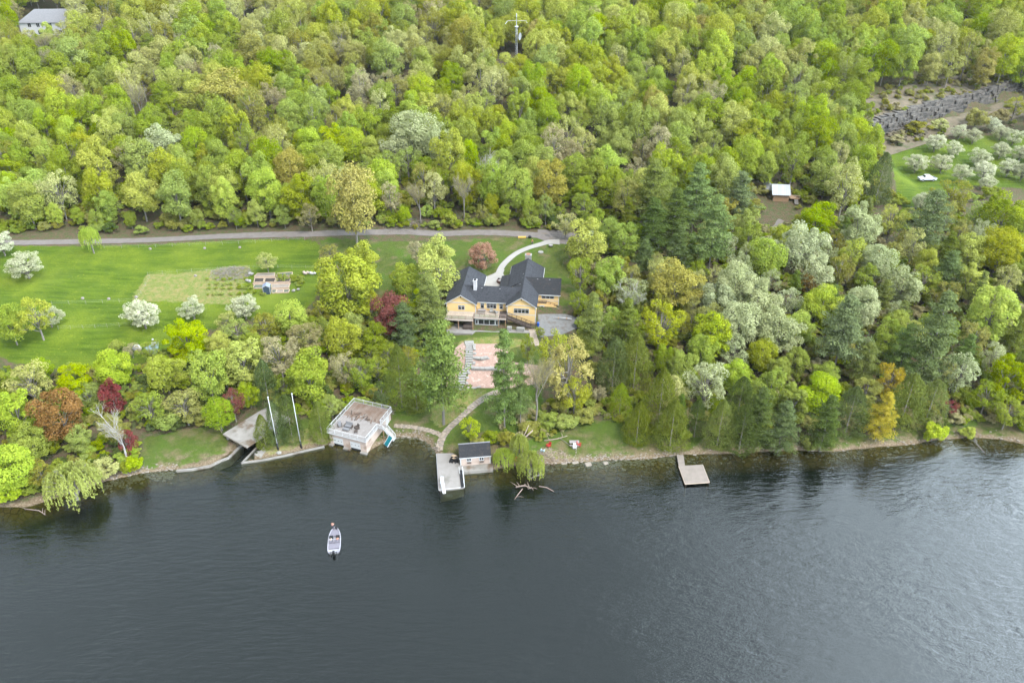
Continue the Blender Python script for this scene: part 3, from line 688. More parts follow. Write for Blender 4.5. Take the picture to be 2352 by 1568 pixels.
def fill(poly, step, pal, wr, hr, clear=True, f=.36):
    xs = [p[0] for p in poly]; ys = [p[1] for p in poly]
    y = min(ys); row = 0
    while y < max(ys):
        x = min(xs) + (row % 2) * step * .5
        while x < max(xs):
            X = x + rnd.uniform(-.33, .33) * step; Y = y + rnd.uniform(-.33, .33) * step
            x += step
            if not bool(inpoly(np.array([X]), np.array([Y]), poly)[0]): continue
            form, colour = pick(pal(X, Y) if callable(pal) else pal)
            if rnd.random() < .42 and TREES:   # species grow in groups
                b_ = min(TREES[-60:], key=lambda q: (q['x'] - X) ** 2 + (q['y'] - Y) ** 2)
                if (b_['x'] - X) ** 2 + (b_['y'] - Y) ** 2 < 150 and b_['form'] in ('dec', 'loose') and not b_['hand']: form, colour = b_['form'], b_['col']
            w = rnd.uniform(*wr) * (1.12 if Y > 310 else 1) * (.75 if form in ('pine',) else 1) * (.5 if form == 'shrub' else 1)
            Ht = w * rnd.uniform(*hr) * (1.35 if form == 'pine' else 1) * (.7 if form == 'shrub' else 1)
            if near(X, Y, w, f): continue
            t = dict(x=X, y=Y, z=H(X, Y), w=w, h=Ht, form=form, col=colour)
            if clear and blocked(t): continue
            x0, y0, x1, y1, dep = tree_rect(t)
            if x1 < -25 or x0 > 2377 or y1 < -25: continue
            add_tree(X, Y, w, Ht, form, colour, False)
        y += step * .9; row += 1
roadpx = [(-60, 557), (130, 556), (450, 546), (700, 538), (900, 533), (1100, 534), (1200, 538), (1290, 548)]
ROAD = [PG(*p) for p in roadpx]
rx_ = np.array([p.x for p in ROAD]); ry_ = np.array([p.y for p in ROAD])
def yroad(x): return float(np.interp(x, rx_, ry_))
def fpal(X, Y):
    px, py, _ = proj(X, Y, H(X, Y) + 8)
    if py > 250 - max(0, px - 1000) * .06: return PAL_NEAR
    return PAL_FARL if px < 1050 else PAL_FARR
# forest behind the road
fp = [(-330, yroad(-100) + 5), (-160, yroad(-100) + 5)] + [(x, yroad(x) + 5.5) for x in (-90, -60, -30, 0, 14)] + [(22, 212), (75, 222), (150, 228), (200, 262), (330, 320), (330, 452), (-330, 452)]
fill([(-150, yroad(-100) + 3.5)] + [(x, yroad(x) + 3.5) for x in (-90, -60, -30, 0, 12)] + [(22, 210), (22, 216)] + [(x, yroad(x) + 9) for x in (0, -30, -60, -90, -150)], 5.2, PAL_NEAR, (3.6, 6.2), (1.3, 1.9), True, .30)
fill(fp, 6.5, fpal, (8.0, 12.5), (1.25, 1.75), True, .26)
# wood between meadow and lake, and right of the house
fill(gp([(-60, 860), (200, 870), (420, 830), (600, 770), (730, 730), (1000, 690), (1030, 770), (930, 880), (870, 930), (750, 950), (600, 930), (500, 975), (330, 1010), (300, 1080), (-60, 1170)]), 5.2, PAL_SL, (4.5, 8), (1.0, 1.4), True, .30)
fill([tuple(p) for p in gp([(1330, 560), (1500, 540), (1700, 530), (2030, 520), (2400, 480), (2400, 1000), (2230, 975), (1560, 1010), (1430, 990), (1350, 930), (1340, 780)])], 5.6, PAL_SR, (5.5, 9), (1.2, 1.6), True, .31)

# ---- words
CW = dict(lime='bright lime', green='fresh green', mid='mid green', yellow='yellow-green', golden='golden', olive='dull olive', sage='pale sage', silver='silvery white', copper='copper brown', red='dark red',
          brown='grey-brown', pine='dark green', bluepine='blue-green', cedar='dark olive', hemlock='blackish green', willow='yellowish', blossom='white-blossoming', pink='pink-blossoming', larch='gold-needled')
FW = dict(dec='leafy tree', loose='thin-crowned tree', apple='low fruit tree', shrub='bush', pine='pine', cedar='conical cedar', willow='weeping willow', bare='bare white-limbed tree', barebrown='bare twiggy tree')
NM = dict(dec='leafy_tree', loose='leafy_tree', apple='fruit_tree', shrub='bush', pine='pine_tree', cedar='cedar_tree', willow='willow_tree', bare='bare_tree', barebrown='bare_tree')
CT = dict(dec='tree', loose='tree', apple='fruit tree', shrub='bush', pine='pine', cedar='cedar', willow='willow', bare='bare tree', barebrown='bare tree')
ORD = ['', 'second', 'third', 'fourth', 'fifth', 'sixth', 'seventh', 'eighth', 'ninth', 'tenth', '11th', '12th', '13th', '14th', '15th', '16th', '17th', '18th', '19th', '20th', '21st', '22nd', '23rd', '24th', '25th', '26th', '27th', '28th', '29th', '30th']
ZMEAD = ZG['meadow']
def zone(t):
    x, y = t['x'], t['y']; px = proj(x, y, t['z'])[0]; s = y - float(shore(x))
    if t['form'] == 'apple' and px > 2000: return 'in the orchard beside the rock ledge'
    if px > 2020 and 235 < y and t['form'] == 'shrub': return 'below the dark rock ledge'
    if px < 740 and y < 206 and bool(inpoly(np.array([x]), np.array([y]), ZMEAD[0])[0]): return 'standing in the green meadow'
    if px < 1300 and y > yroad(x) - 1:
        r = int((y - yroad(x) - 1) // 9)
        return ['along the front edge behind the gravel road', 'in the second forest row behind the road', 'in the third forest row behind the road', 'in the fourth forest row behind the road',
                'in the fifth forest row behind the road'][r] if r < 5 else 'deep in the forest behind the road'
    if px < 740: return ('beside the left shore' if s < 12 else 'in the wood above the left shore' if s < 26 else 'along the lower rim of the meadow')
    if px < 1330:
        return ('between the boathouses and the cottage' if s < 13 else 'on the slope below the yellow house' if s < 38 else 'around the yellow house and its lawn')
    if y > 228: return 'in the forest far right behind the cabin'
    for lim, ph in ((9, 'along the right shore'), (20, 'in the second row above the right shore'), (32, 'in the third row above the right shore'), (46, 'halfway up the right wood'), (64, 'in the upper right wood'), (90, 'beside the white-roofed cabin')):
        if s < lim: return ph
    return 'at the top of the right wood'
GRP = dict(shrub='bushes among the trees', apple='blossoming fruit trees', pine='pines around the house and shore', cedar='cedars above the shore', willow='willows at the water', bare='bare trees', barebrown='bare trees')

def prefer(t):
    bx, by, dep = proj(t['x'], t['y'], t['z'] + t['h'] * .6)
    vis = 0 <= bx <= 2352 and -10 <= by
    return (0 if t['hand'] else 1 if vis else 2, dep)
leafy = sorted([t for t in TREES if t['form'] in ('dec', 'loose')], key=prefer)
rest = [t for t in TREES if t['form'] not in ('dec', 'loose')]
single = leafy[:296] + rest; mass = leafy[296:]
ct = {}
for t in single: ct.setdefault((CW[t['col']], FW[t['form']], zone(t)), []).append(t)
cf = open('/dev/null', 'w')
for (cw, fw, zn), ts in ct.items():
    ts.sort(key=lambda t: proj(t['x'], t['y'], t['z'])[0])
    for i, t in enumerate(ts):
        if len(ts) == 1: lab = f'{cw} {fw} {zn}'
        elif i == 0: lab = f'leftmost {cw} {fw} {zn}'
        elif i == len(ts) - 1: lab = f'rightmost {cw} {fw} {zn}'
        else: lab = f'{ORD[min(i, 29)]} {cw} {fw} from the left {zn}'
        o = empty(NM[t['form']], (t['x'], t['y'], t['z'] - .15), t['rot'], lab, CT[t['form']], GRP.get(t['form'], 'leafy trees of forest and shore'))
        o.scale = (t['w'], t['w'] * rnd.uniform(.9, 1.1), t['h'])
        if t['form'] in ('dec', 'loose', 'bare'): o.rotation_euler.x = rnd.uniform(-.05, .05)
        c = bpy.data.objects.new('crown', crown_mesh(t['form'], t['k'], t['col'])); COL.objects.link(c); c.parent = o
        tm = FORM[t['form']][t['k']][1]
        c2 = bpy.data.objects.new('trunk', tm); COL.objects.link(c2); c2.parent = o
        if t['form'] == 'bare' or t['form'] == 'barebrown': c['label'] = 'haze of fine leafless twigs'
print('TREES single', len(single), 'mass', len(mass), 'leafy', len(leafy))

# ---- instanced masses: the far wood and the undergrowth
def scatter(name, protos, pts, label=None, cat=None, group=None):
    """pts: (x, y, z, rot, sx, sy, sz, proto index)"""
    pc = bpy.data.collections.new(name + '_kinds')
    for i, (cm, tm) in enumerate(protos):
        me = cm.copy(); bm = bmesh.new(); bm.from_mesh(me); n0 = len(bm.faces)
        if tm:
            bm.from_mesh(tm); bm.faces.ensure_lookup_table()
            for f in bm.faces[n0:]: f.material_index = 1
        bm.to_mesh(me); bm.free()
        if tm: me.materials.append(BARK)
        po = bpy.data.objects.new('%s_kind_%02d' % (name, i), me); pc.objects.link(po)
    me = bpy.data.meshes.new(name); me.from_pydata([p[:3] for p in pts], [], [])
    def at(n, ty, vals, key='value'):
        a = me.attributes.new(n, ty, 'POINT'); a.data.foreach_set(key, vals)
    at('rotv', 'FLOAT_VECTOR', [v for p in pts for v in (0, 0, p[3])], 'vector')
    at('sclv', 'FLOAT_VECTOR', [v for p in pts for v in p[4:7]], 'vector')
    at('pick', 'INT', [p[7] for p in pts])
    o = bpy.data.objects.new(name, me); COL.objects.link(o)
    ng = bpy.data.node_groups.new(name, 'GeometryNodeTree')
    ng.interface.new_socket('Geometry', in_out='INPUT', socket_type='NodeSocketGeometry'); ng.interface.new_socket('Geometry', in_out='OUTPUT', socket_type='NodeSocketGeometry')
    gi = ng.nodes.new('NodeGroupInput'); go = ng.nodes.new('NodeGroupOutput')
    ci = ng.nodes.new('GeometryNodeCollectionInfo'); ci.inputs[0].default_value = pc; ci.inputs[1].default_value = True; ci.inputs[2].default_value = True
    ip = ng.nodes.new('GeometryNodeInstanceOnPoints')
    def na(n, ty):
        a = ng.nodes.new('GeometryNodeInputNamedAttribute'); a.data_type = ty; a.inputs[0].default_value = n
        return [q for q in a.outputs if q.enabled][0]
    ng.links.new(gi.outputs[0], ip.inputs['Points']); ng.links.new(ci.outputs[0], ip.inputs['Instance'])
    ip.inputs['Pick Instance'].default_value = True
    ng.links.new(na('pick', 'INT'), ip.inputs['Instance Index'])
    ng.links.new(na('sclv', 'FLOAT_VECTOR'), ip.inputs['Scale'])
    er = ng.nodes.new('FunctionNodeEulerToRotation'); ng.links.new(na('rotv', 'FLOAT_VECTOR'), er.inputs[0]); ng.links.new(er.outputs[0], ip.inputs['Rotation'])
    ng.links.new(ip.outputs[0], go.inputs[0])
    md = o.modifiers.new('scatter', 'NODES'); md.node_group = ng
    tag(o, label, cat, group, 'stuff'); return o
keys = sorted({(t['form'], t['k'], t['col']) for t in mass})
scatter('far_wood', [(crown_mesh(*k), FORM[k[0]][k[1]][1]) for k in keys],
        [(t['x'], t['y'], t['z'] - .2, t['rot'], t['w'], t['w'], t['h'], keys.index((t['form'], t['k'], t['col']))) for t in mass],
        'continuous spring forest filling the hillside behind the nearer tree rows', 'forest')
und = []
uk = [('shrub', k, c) for k in range(3) for c in ('mid', 'olive', 'green', 'hemlock', 'brown')]
def under(poly, n, pal, s=(1.2, 3.2), free=False):
    xs = [p[0] for p in poly]; ys = [p[1] for p in poly]; c = 0
    X = nr.uniform(min(xs), max(xs), n * 4); Y = nr.uniform(min(ys), max(ys), n * 4); ok = inpoly(X, Y, poly)
    X = X[ok][:n]; Y = Y[ok][:n]; Z = h(X, Y)
    for x, y, z in zip(X, Y, Z):
        if z < .3: continue
        if any(bool(inpoly(np.array([x]), np.array([y]), q)[0]) for q in ZG['meadow'] + ZG['lawn'][:1] + ZG['lawn'][1:2] + ZG['dry']): continue
        px, py, _ = proj(x, y, z + .6)
        if not free and any(y < yy and a - 4 < px < c_ + 4 and b < py < d + 6 for a, b, c_, d, yy in KEEP): continue
        w = rnd.uniform(*s); und.append((x, y, z - .1, rnd.uniform(0, 6.28), w, w, w * rnd.uniform(.6, 1.1), uk.index(('shrub', rnd.randrange(3), rnd.choice(pal)))))
under(gp([(-60, 820), (60, 850), (200, 860), (420, 810), (700, 720), (760, 700), (1000, 690), (1035, 770), (930, 890), (870, 950), (760, 965), (600, 930), (500, 975), (330, 1005), (310, 1085), (-60, 1170)]), 1100, ['mid', 'olive', 'hemlock', 'green'], (1.6, 4))
under(gp([(1310, 560), (2030, 500), (2400, 480), (2400, 1000), (2230, 975), (1560, 1012), (1420, 975), (1340, 930), (1320, 770)]), 2000, ['mid', 'olive', 'green', 'brown', 'mid'], (1.8, 4.2))
under([(x, yroad(x) + 4) for x in (-150, -60, 0, 14)] + [(22, 212), (75, 222), (150, 230), (160, 262), (-160, 262)], 1500, ['mid', 'olive', 'green'], (1.8, 5.5))
under([(x, yroad(x) + 5) for x in (-150, -60, 0, 14)] + [(22, 212), (22, 219), (0, 217), (-60, 214), (-150, 210)], 70, ['mid', 'green', 'olive', 'hemlock'], (2, 6.5))
under(gp([(1140, 970), (1240, 930), (1380, 900), (1400, 960), (1330, 985), (1240, 1010), (1140, 1020)]), 130, ['mid', 'olive', 'brown'], (1.0, 2.4))
under([(122, 279), (175, 308), (235, 340), (235, 362), (170, 326), (122, 298)], 330, ['olive', 'brown', 'mid', 'olive'], (1.0, 3.4), True)
under([(122, 258), (175, 286), (235, 320), (235, 330), (170, 296), (122, 268)], 110, ['olive', 'brown', 'mid', 'hemlock'], (1.0, 3.0), True)
under(gp([(2030, 245), (2352, 190), (2352, 275), (2200, 285), (2045, 330)]), 260, ['olive', 'brown', 'mid'], (1.2, 3.4))
scatter('undergrowth', [(crown_mesh(*k), None) for k in uk], und, 'low brush and saplings covering the forest floor', 'undergrowth')
# ------------------------------------------------------------------ materials of built things
_pbr = pbr
def pbr(name, c1, c2=None, *a, **k):
    g = .56
    if k.get('c3'): k['c3'] = tuple(v * g for v in k['c3'])
    return _pbr(name, tuple(v * g for v in c1), tuple(v * g for v in c2) if c2 else None, *a, **k)
M_YEL = pbr('yellow_siding', (1.0, .66, .28), (1.0, .70, .32), 1.2, .75, stripe=(2, .2, .35))
M_WHT = pbr('white_paint', (.66, .655, .65), (.58, .575, .575), 2, .5)
M_ROOF = pbr('grey_shingle', (.024, .025, .031), (.062, .064, .075), 3, .9, bump=.5, bscale=12, c3=(.017, .017, .021), stripe=(2, .11, .4))
M_ROOFD = pbr('dark_shingle', (.018, .0185, .022), (.034, .034, .038), 4, .9, bump=.3, c3=(.055, .044, .038), stripe=(2, .11, .4))
M_GLS = pbr('window_glass', (.018, .022, .028), None, rough=.08, spec=.8)
M_CONC = pbr('concrete', (.33, .30, .28), (.28, .255, .235), .8, .9, bump=.3, c3=(.21, .19, .165))
M_CONL = pbr('pale_concrete', (.42, .395, .36), (.36, .335, .305), .5, .9, bump=.2, c3=(.36, .335, .30))
M_CONO = pbr('stained_concrete', (.36, .33, .30), (.24, .22, .195), .7, .95, bump=.4, c3=(.17, .12, .08))
M_PINK = pbr('pink_stucco', (.60, .475, .40), (.52, .405, .34), .9, .9, bump=.3, c3=(.36, .26, .20))
M_DECK = pbr('weathered_deck', (.40, .36, .34), (.32, .285, .27), 1.2, .9, stripe=(0, .16, .6))
M_DECKB = pbr('brown_deck', (.24, .15, .105), (.16, .10, .075), 1.2, .9, stripe=(0, .16, .6))
M_DOCK = pbr('dock_boards', (.36, .30, .26), (.28, .235, .2), .8, .9, stripe=(1, .17, .7))
M_TAN = pbr('tan_boards', (.58, .47, .36), (.50, .40, .31), 1, .85, stripe=(0, .16, .5))
M_WOOD = pbr('raw_wood', (.42, .26, .15), (.33, .20, .12), 3, .8)
M_WOODP = pbr('pale_wood', (.60, .46, .33), (.50, .38, .27), 3, .8)
M_DWOOD = pbr('dark_wood', (.075, .055, .045), (.12, .09, .075), 3, .85)
M_GRAV = pbr('gravel', (.235, .20, .185), (.185, .16, .145), .8, 1, bump=.5, bscale=9, c3=(.20, .165, .13))
M_ASPH = pbr('driveway', (.24, .235, .235), (.19, .185, .18), 1.2, .95, bump=.3, c3=(.16, .13, .105))
M_MUL = pbr('pink_mulch', (.50, .33, .265), (.36, .235, .19), 2.6, 1, bump=.8, bscale=10, c3=(.62, .48, .40))
M_STN = pbr('limestone', (.40, .38, .35), (.29, .275, .255), 2.5, .9, bump=.5)
M_STND = pbr('brown_stone', (.34, .29, .24), (.24, .20, .165), 2, .9, bump=.5)
M_FLAG = pbr('flagstone', (.46, .37, .29), (.34, .27, .21), 1.8, .9, c3=(.25, .185, .135))
M_BLK = pbr('black_plastic', (.02, .02, .022), None, rough=.45)
M_DRK = pbr('void_shade', (.012, .011, .010), (.03, .026, .022), 2, 1)  # near-black colour standing in for shade inside openings
M_RED = pbr('red_plastic', (.50, .035, .03), (.42, .03, .028), 3, .45)
M_TEAL = pbr('teal_plastic', (.0, .19, .23), (.0, .15, .19), 3, .4)
M_BLUT = pbr('blue_tarp', (.30, .42, .45), (.24, .35, .38), 2, .7)
M_METW = pbr('white_metal_roof', (.50, .51, .53), (.44, .45, .47), .6, .4, stripe=(0, .6, .25))
M_GALV = pbr('galvanised_steel', (.62, .63, .65), (.52, .53, .55), 3, .45, metal=.4)
M_CAR = pbr('white_car_paint', (.74, .75, .80), None, rough=.25, spec=.6)
M_TYRE = pbr('rubber', (.025, .025, .025), None, rough=.9)
M_HULL = pbr('boat_gelcoat', (.46, .45, .50), (.40, .39, .44), 2, .25, spec=.6)
M_CARP = pbr('boat_carpet', (.20, .185, .22), (.24, .22, .26), 6, .95)
M_SKIN = pbr('skin', (.55, .33, .24), (.50, .29, .21), 4, .6)
M_SHIRTW = pbr('pale_shirt', (.68, .70, .66), (.60, .62, .58), 6, .9)
M_SHIRTP = pbr('coral_shirt', (.72, .36, .27), (.65, .30, .23), 6, .9)
M_PANTS = pbr('dark_trousers', (.05, .05, .07), (.08, .08, .10), 6, .9)
M_HAIR = pbr('hair', (.07, .045, .03), (.10, .07, .045), 9, .8)
M_SOIL = pbr('dark_soil', (.045, .035, .03), (.075, .06, .05), 3, 1, bump=.5)
M_SHED = pbr('slate_siding', (.045, .075, .11), (.06, .09, .13), 2, .6)
M_SHEDR = pbr('shed_roof', (.24, .28, .38), (.30, .34, .44), 3, .7)
M_DEAD = pbr('dead_wood', (.48, .37, .30), (.32, .24, .19), 4, .9)
M_LOG = pbr('grey_dead_wood', (.34, .30, .27), (.25, .21, .18), 4, .9)
M_GROOF = pbr('grey_roof', (.21, .205, .215), (.25, .245, .255), 1.5, .9)
M_ROCK = pbr('ledge_rock', (.05, .046, .045), (.19, .165, .14), .8, .95, bump=1.0, bscale=3, c3=(.025, .025, .026))
M_RUB = pbr('tan_rubble', (.24, .185, .13), (.12, .105, .06), .5, 1, bump=1.0, bscale=3, c3=(.10, .115, .04))

# ------------------------------------------------------------------ draped sheets
def strip(name, pix, width, mat, off, kind='structure', wv=0, smooth=True):
    pts = [PG(*p) for p in pix]
    P = []
    for i in range(len(pts) - 1):   # catmull-rom
        p0 = pts[max(i - 1, 0)]; p1 = pts[i]; p2 = pts[i + 1]; p3 = pts[min(i + 2, len(pts) - 1)]
        n = max(2, int((p2 - p1).length / .8))
        for k in range(n):
            t = k / n
            P.append(.5 * ((2 * p1) + (p2 - p0) * t + (2 * p0 - 5 * p1 + 4 * p2 - p3) * t * t + (-p0 + 3 * p1 - 3 * p2 + p3) * t ** 3))
    P.append(pts[-1]); vs = []; fs = []; m = 4
    W = width if isinstance(width, (list, tuple)) else [width] * 2
    for i, p in enumerate(P):
        d = P[min(i + 1, len(P) - 1)] - P[max(i - 1, 0)]; d.z = 0; d.normalize(); nrm = Vector((d.y, -d.x, 0))
        w = W[0] + (W[-1] - W[0]) * i / (len(P) - 1) if len(W) == 2 else float(np.interp(i / (len(P) - 1), np.linspace(0, 1, len(W)), W))
        for k in range(m + 1):
            q = p + nrm * (k / m - .5) * (w + wv * math.sin(i * 1.3 + (k > 2) * 2) + wv * .6 * math.sin(i * .53))
            vs.append((q.x, q.y, H(q.x, q.y) + off))
    for i in range(len(P) - 1):
        for k in range(m): a = i * (m + 1) + k; fs.append((a, a + 1, a + m + 2, a + m + 1))
    o = MB().add(vs, fs).build(name, mat); tag(o, kind=kind); return o, P
def sheet(name, pix, mat, off, kind='structure', world=None, thick=0):
    poly = world if world else [tuple(PG(*p)[:2]) for p in pix]
    bm = bmesh.new(); bm.faces.new([bm.verts.new((x, y, 0)) for x, y in poly]); bmesh.ops.triangulate(bm, faces=bm.faces)
    for _ in range(7):
        es = [e for e in bm.edges if e.calc_length() > 1.2]
        if not es: break
        bmesh.ops.subdivide_edges(bm, edges=es, cuts=1); bmesh.ops.triangulate(bm, faces=bm.faces)
    for v in bm.verts: v.co.z = H(v.co.x, v.co.y) + off
    bmesh.ops.recalc_face_normals(bm, faces=bm.faces)
    me = bpy.data.meshes.new(name); bm.to_mesh(me); bm.free()
    if me.polygons and me.polygons[0].normal.z < 0: me.flip_normals()
    me.materials.append(mat); o = bpy.data.objects.new(name, me); COL.objects.link(o); tag(o, kind=kind); return o

road, _ = strip('road', [(-80, 560), (0, 558), (130, 556), (450, 546), (700, 538), (900, 533), (1100, 534), (1200, 538), (1310, 549)], [3.3, 3.3], M_GRAV, .06, wv=.12)
sheet('road_turnout', [(1235, 528), (1300, 530), (1335, 540), (1325, 562), (1270, 560), (1235, 548)], M_GRAV, .075)
strip('cabin_track', [(1310, 549), (1420, 560), (1560, 560), (1690, 575), (1760, 540), (1795, 505)], [2.4, 1.8], M_GRAV, .06, wv=.15)

# ------------------------------------------------------------------ house
HO = PZ(1197, 746, 6.5); HZ = 6.5
HYAW = R(-5.5)
house = empty('yellow_house', HO, HYAW, 'large yellow clapboard house with grey shingle gables and white trim above the terraces', 'house')
HM = Matrix.Translation(HO) @ Matrix.Rotation(HYAW, 4, 'Z')
def HW(x, y, z=0): return HM @ Vector((x, y, z))
EV = 5.4
def gable_walls(x0, x1, y0, y1, ev, rise, axis='y', z0=-1.5):
    m = MB()
    if axis == 'y':
        c = (x0 + x1) / 2; m.yprism([(x0, z0), (x1, z0), (x1, ev), (c, ev + rise), (x0, ev)], y0, y1)
    else:
        c = (y0 + y1) / 2; m.xprism([(y0, z0), (y1, z0), (y1, ev), (c, ev + rise), (y0, ev)], x0, x1)
    return m
def gable_roof(m, c, hw, a0, a1, ev, rise, axis='y', th=.14, oh=.4):
    k = rise / hw; e = ev - k * oh; r = ev + rise
    for s in (-1, 1):
        prof = [(c + s * (hw + oh), e + .03), (c, r + .03), (c, r + .03 + th), (c + s * (hw + oh), e + .03 + th)]
        (m.yprism if axis == 'y' else m.xprism)(prof, a0, a1)
    return m
P = house
wl = gable_walls(-3.4, 3.4, 0, 10.0, EV, 2.2); wl.build('front_gable_wall', M_YEL, P)
gable_walls(-18.1, -11.1, 0, 9.0, EV, 2.2).build('left_wing_wall', M_YEL, P)
gable_walls(-18.6, -10.6, 7.6, 14.5, EV, 2.2).build('rear_left_wing_wall', M_YEL, P)
gable_walls(-11.0, -3.5, 1.5, 8.1, EV, 2.1, 'x').build('centre_wall', M_YEL, P)
gable_walls(-3.9, 3.9, 8.4, 20.5, EV, 2.15).build('rear_wing_wall', M_YEL, P)
gable_walls(3.45, 8.7, 6.6, 14.2, EV, 2.2, 'x').build('right_wing_wall', M_YEL, P)
gable_roof(MB(), 0, 3.4, -.45, 10.0, EV, 2.25).build('roof', M_ROOF, P)
gable_roof(MB(), -14.6, 3.5, -.45, 9.0, EV, 2.25).build('roof', M_ROOF, P)
gable_roof(MB(), -14.6, 4.0, 7.5, 14.9, EV, 2.2).build('roof', M_ROOF, P)
gable_roof(MB(), 4.8, 3.3, -15.0, 0, EV, 2.15, 'x').build('roof', M_ROOF, P)
gable_roof(MB(), 0, 3.9, 8.3, 20.9, EV, 2.2).build('roof', M_ROOF, P)
gable_roof(MB(), 10.4, 3.8, 0, 9.1, EV, 2.2, 'x').build('roof', M_ROOFD, P)
MB().add([(-6.3, 8.6, EV - .3), (-4.2, 8.6, EV + .25), (-4.2, 15.2, EV + .25), (-6.3, 15.2, EV - .3), (-6.3, 8.6, EV - .15), (-4.2, 8.6, EV + .4), (-4.2, 15.2, EV + .4), (-6.3, 15.2, EV - .15)],
         [(0, 1, 2, 3), (4, 5, 6, 7), (0, 1, 5, 4), (1, 2, 6, 5), (2, 3, 7, 6), (3, 0, 4, 7)]).build('lean_to_roof', M_ROOFD, P)
MB().box(-6.0, -3.95, 8.9, 15.0, 1.5, EV - .35).build('lean_to_wall', M_YEL, P)
# ridge caps
MB().obox((0, 10.2, EV + 2.47), .22, 21.2, .06).build('ridge_cap', M_ROOF, P)
# trim
t = MB()
for c, hw in ((0, 3.4), (-14.6, 3.5)):
    for s in (-1, 1):
        k = 2.25 / hw; x1 = c + s * (hw + .42); z1 = EV - k * .42
        t.yprism([(x1, z1 - .14), (c, EV + 2.25 - .14), (c, EV + 2.25 + .06), (x1, z1 + .06)], -.5, -.452)
        t.box(c + s * hw - .09, c + s * hw + .09, -.03, .12, -.2 if c == 0 else 2.9, EV - .1)
    t.box(c - hw, c + hw, -.045, .02, EV - .12, EV + .10); t.box(c - hw, c + hw, -.045, .02, 2.75, 2.95)
t.box(-11.1, -3.4, 1.07, 1.12, EV - .38, EV - .18)
t.box(3.45, 9.15, 6.15, 6.2, EV - .38, EV - .18)
t.box(8.62, 8.78, 6.56, 6.7, 0, EV - .2); t.box(3.5, 8.7, 6.56, 6.62, 3.3, 3.45)
t.box(9.1, 9.15, 6.2, 14.6, EV - .38, EV - .18) if False else None
for s in (-1, 1):
    t.box(s * 4.35 - .05, s * 4.35 + .05, 10.1, 20.9, EV - .42, EV - .22)
t.box(-10.22, -10.12, 9.1, 14.9, EV - .42, EV - .22)
t.build('white_trim', M_WHT, P)
def window(x, z, w, hh, n, y=0.0, parent=None, head=True, f=.11):
    parent = parent or P
    fr = MB()
    fr.box(x - w / 2 - f, x + w / 2 + f, y - .07, y, z - f, z); fr.box(x - w / 2 - f, x + w / 2 + f, y - .07, y, z + hh, z + hh + f)
    fr.box(x - w / 2 - f, x - w / 2, y - .07, y, z, z + hh); fr.box(x + w / 2, x + w / 2 + f, y - .07, y, z, z + hh)
    for k in range(1, n): fr.box(x - w / 2 + w * k / n - .05, x - w / 2 + w * k / n + .05, y - .065, y, z, z + hh)
    if head:
        for k in range(n):
            a = x - w / 2 + w * k / n; b = w / n
            fr.box(a + .05, a + b - .05, y - .05, y - .02, z + hh * .66, z + hh * .66 + .04)
            for q in (1, 2): fr.box(a + b * q / 3 - .018, a + b * q / 3 + .018, y - .05, y - .02, z + hh * .66, z + hh)
    o = fr.build('window', M_WHT, parent)
    MB().box(x - w / 2, x + w / 2, y - .03, y - .012, z, z + hh).build('pane', M_GLS, o)
    return o
window(0.05, 3.35, 3.5, 1.15, 4); window(-14.5, 3.55, 1.45, 1.05, 2)
window(-9.6, 3.35, .7, 1.3, 1, 1.5); window(-7.35, 3.45, 2.2, 1.25, 3, 1.5); window(-5.0, 3.35, .7, 1.3, 1, 1.5)
window(6.0, 4.05, 2.9, .62, 3, 6.6, head=False)
for c in (0, -14.6): MB().box(c - .12, c + .12, -.06, 0, EV + 1.35, EV + 1.75).build('attic_vent', M_DRK, P)
# sunroom under the deck
MB().box(-11.0, -5.2, -1.75, 1.45, -.2, 2.62).build('sunroom_wall', pbr('grey_blue_paint', (.55, .60, .62), (.50, .55, .57), 2, .6), P)
window(-8.2, .75, 3.9, 1.25, 3, -1.75, head=False); window(-10.6, .85, .42, 1.05, 1, -1.75, head=False, f=.06); window(-5.75, .85, .42, 1.05, 1, -1.75, head=False, f=.06)
MB().box(-18, -11.1, -.1, -.01, -.2, 2.7).build('under_deck_shade', M_DRK, P)  # near-black sheet puts the shade under the deck into colour
MB().box(-5.15, -3.45, -.6, 1.45, -.2, 2.6).build('under_deck_shade', M_DRK, P)
# deck
dk = MB(); dk.box(-18.0, -11.25, -3.6, -.06, 2.68, 2.82); dk.box(-11.2, -5.3, -2.2, 1.44, 2.68, 2.82); deck = dk.build('deck_floor', M_TAN, P)
dk = MB(); dk.box(-5.28, -3.45, -2.2, 1.44, 2.68, 2.815); dk.build('dark_deck_floor', M_DWOOD, P)
fs = MB(); fs.box(-18.05, -11.2, -3.66, -3.61, 2.45, 2.84); fs.box(-11.18, -3.42, -2.26, -2.21, 2.45, 2.84); fs.build('deck_fascia', pbr('beige_board', (.62, .52, .46), None, rough=.8), P)
rl = MB()
def rail(m, a, b, hh=.95, n=5, r=.045, mid=True, bal=0):
    a = Vector(a); b = Vector(b)
    m.tube([a + Vector((0, 0, hh)), b + Vector((0, 0, hh))], r * 1.2, 4)
    if mid: m.tube([a + Vector((0, 0, .12)), b + Vector((0, 0, .12))], r * .8, 4)
    for k in range(n + 1): p = a.lerp(b, k / n); m.tube([p, p + Vector((0, 0, hh))], r * 1.3, 4)
    for k in range(bal): p = a.lerp(b, (k + .5) / bal); m.tube([p + Vector((0, 0, .1)), p + Vector((0, 0, hh))], .018, 3, False)
rail(rl, (-18, -3.55, 2.82), (-11.25, -3.55, 2.82), n=4); rail(rl, (-11.2, -3.55, 2.82), (-11.2, -2.2, 2.82), n=1); rail(rl, (-11.1, -2.15, 2.82), (-3.5, -2.15, 2.82), n=6)
rl.build('deck_railing', pbr('rail_brown', (.30, .21, .17), None, rough=.7), P)
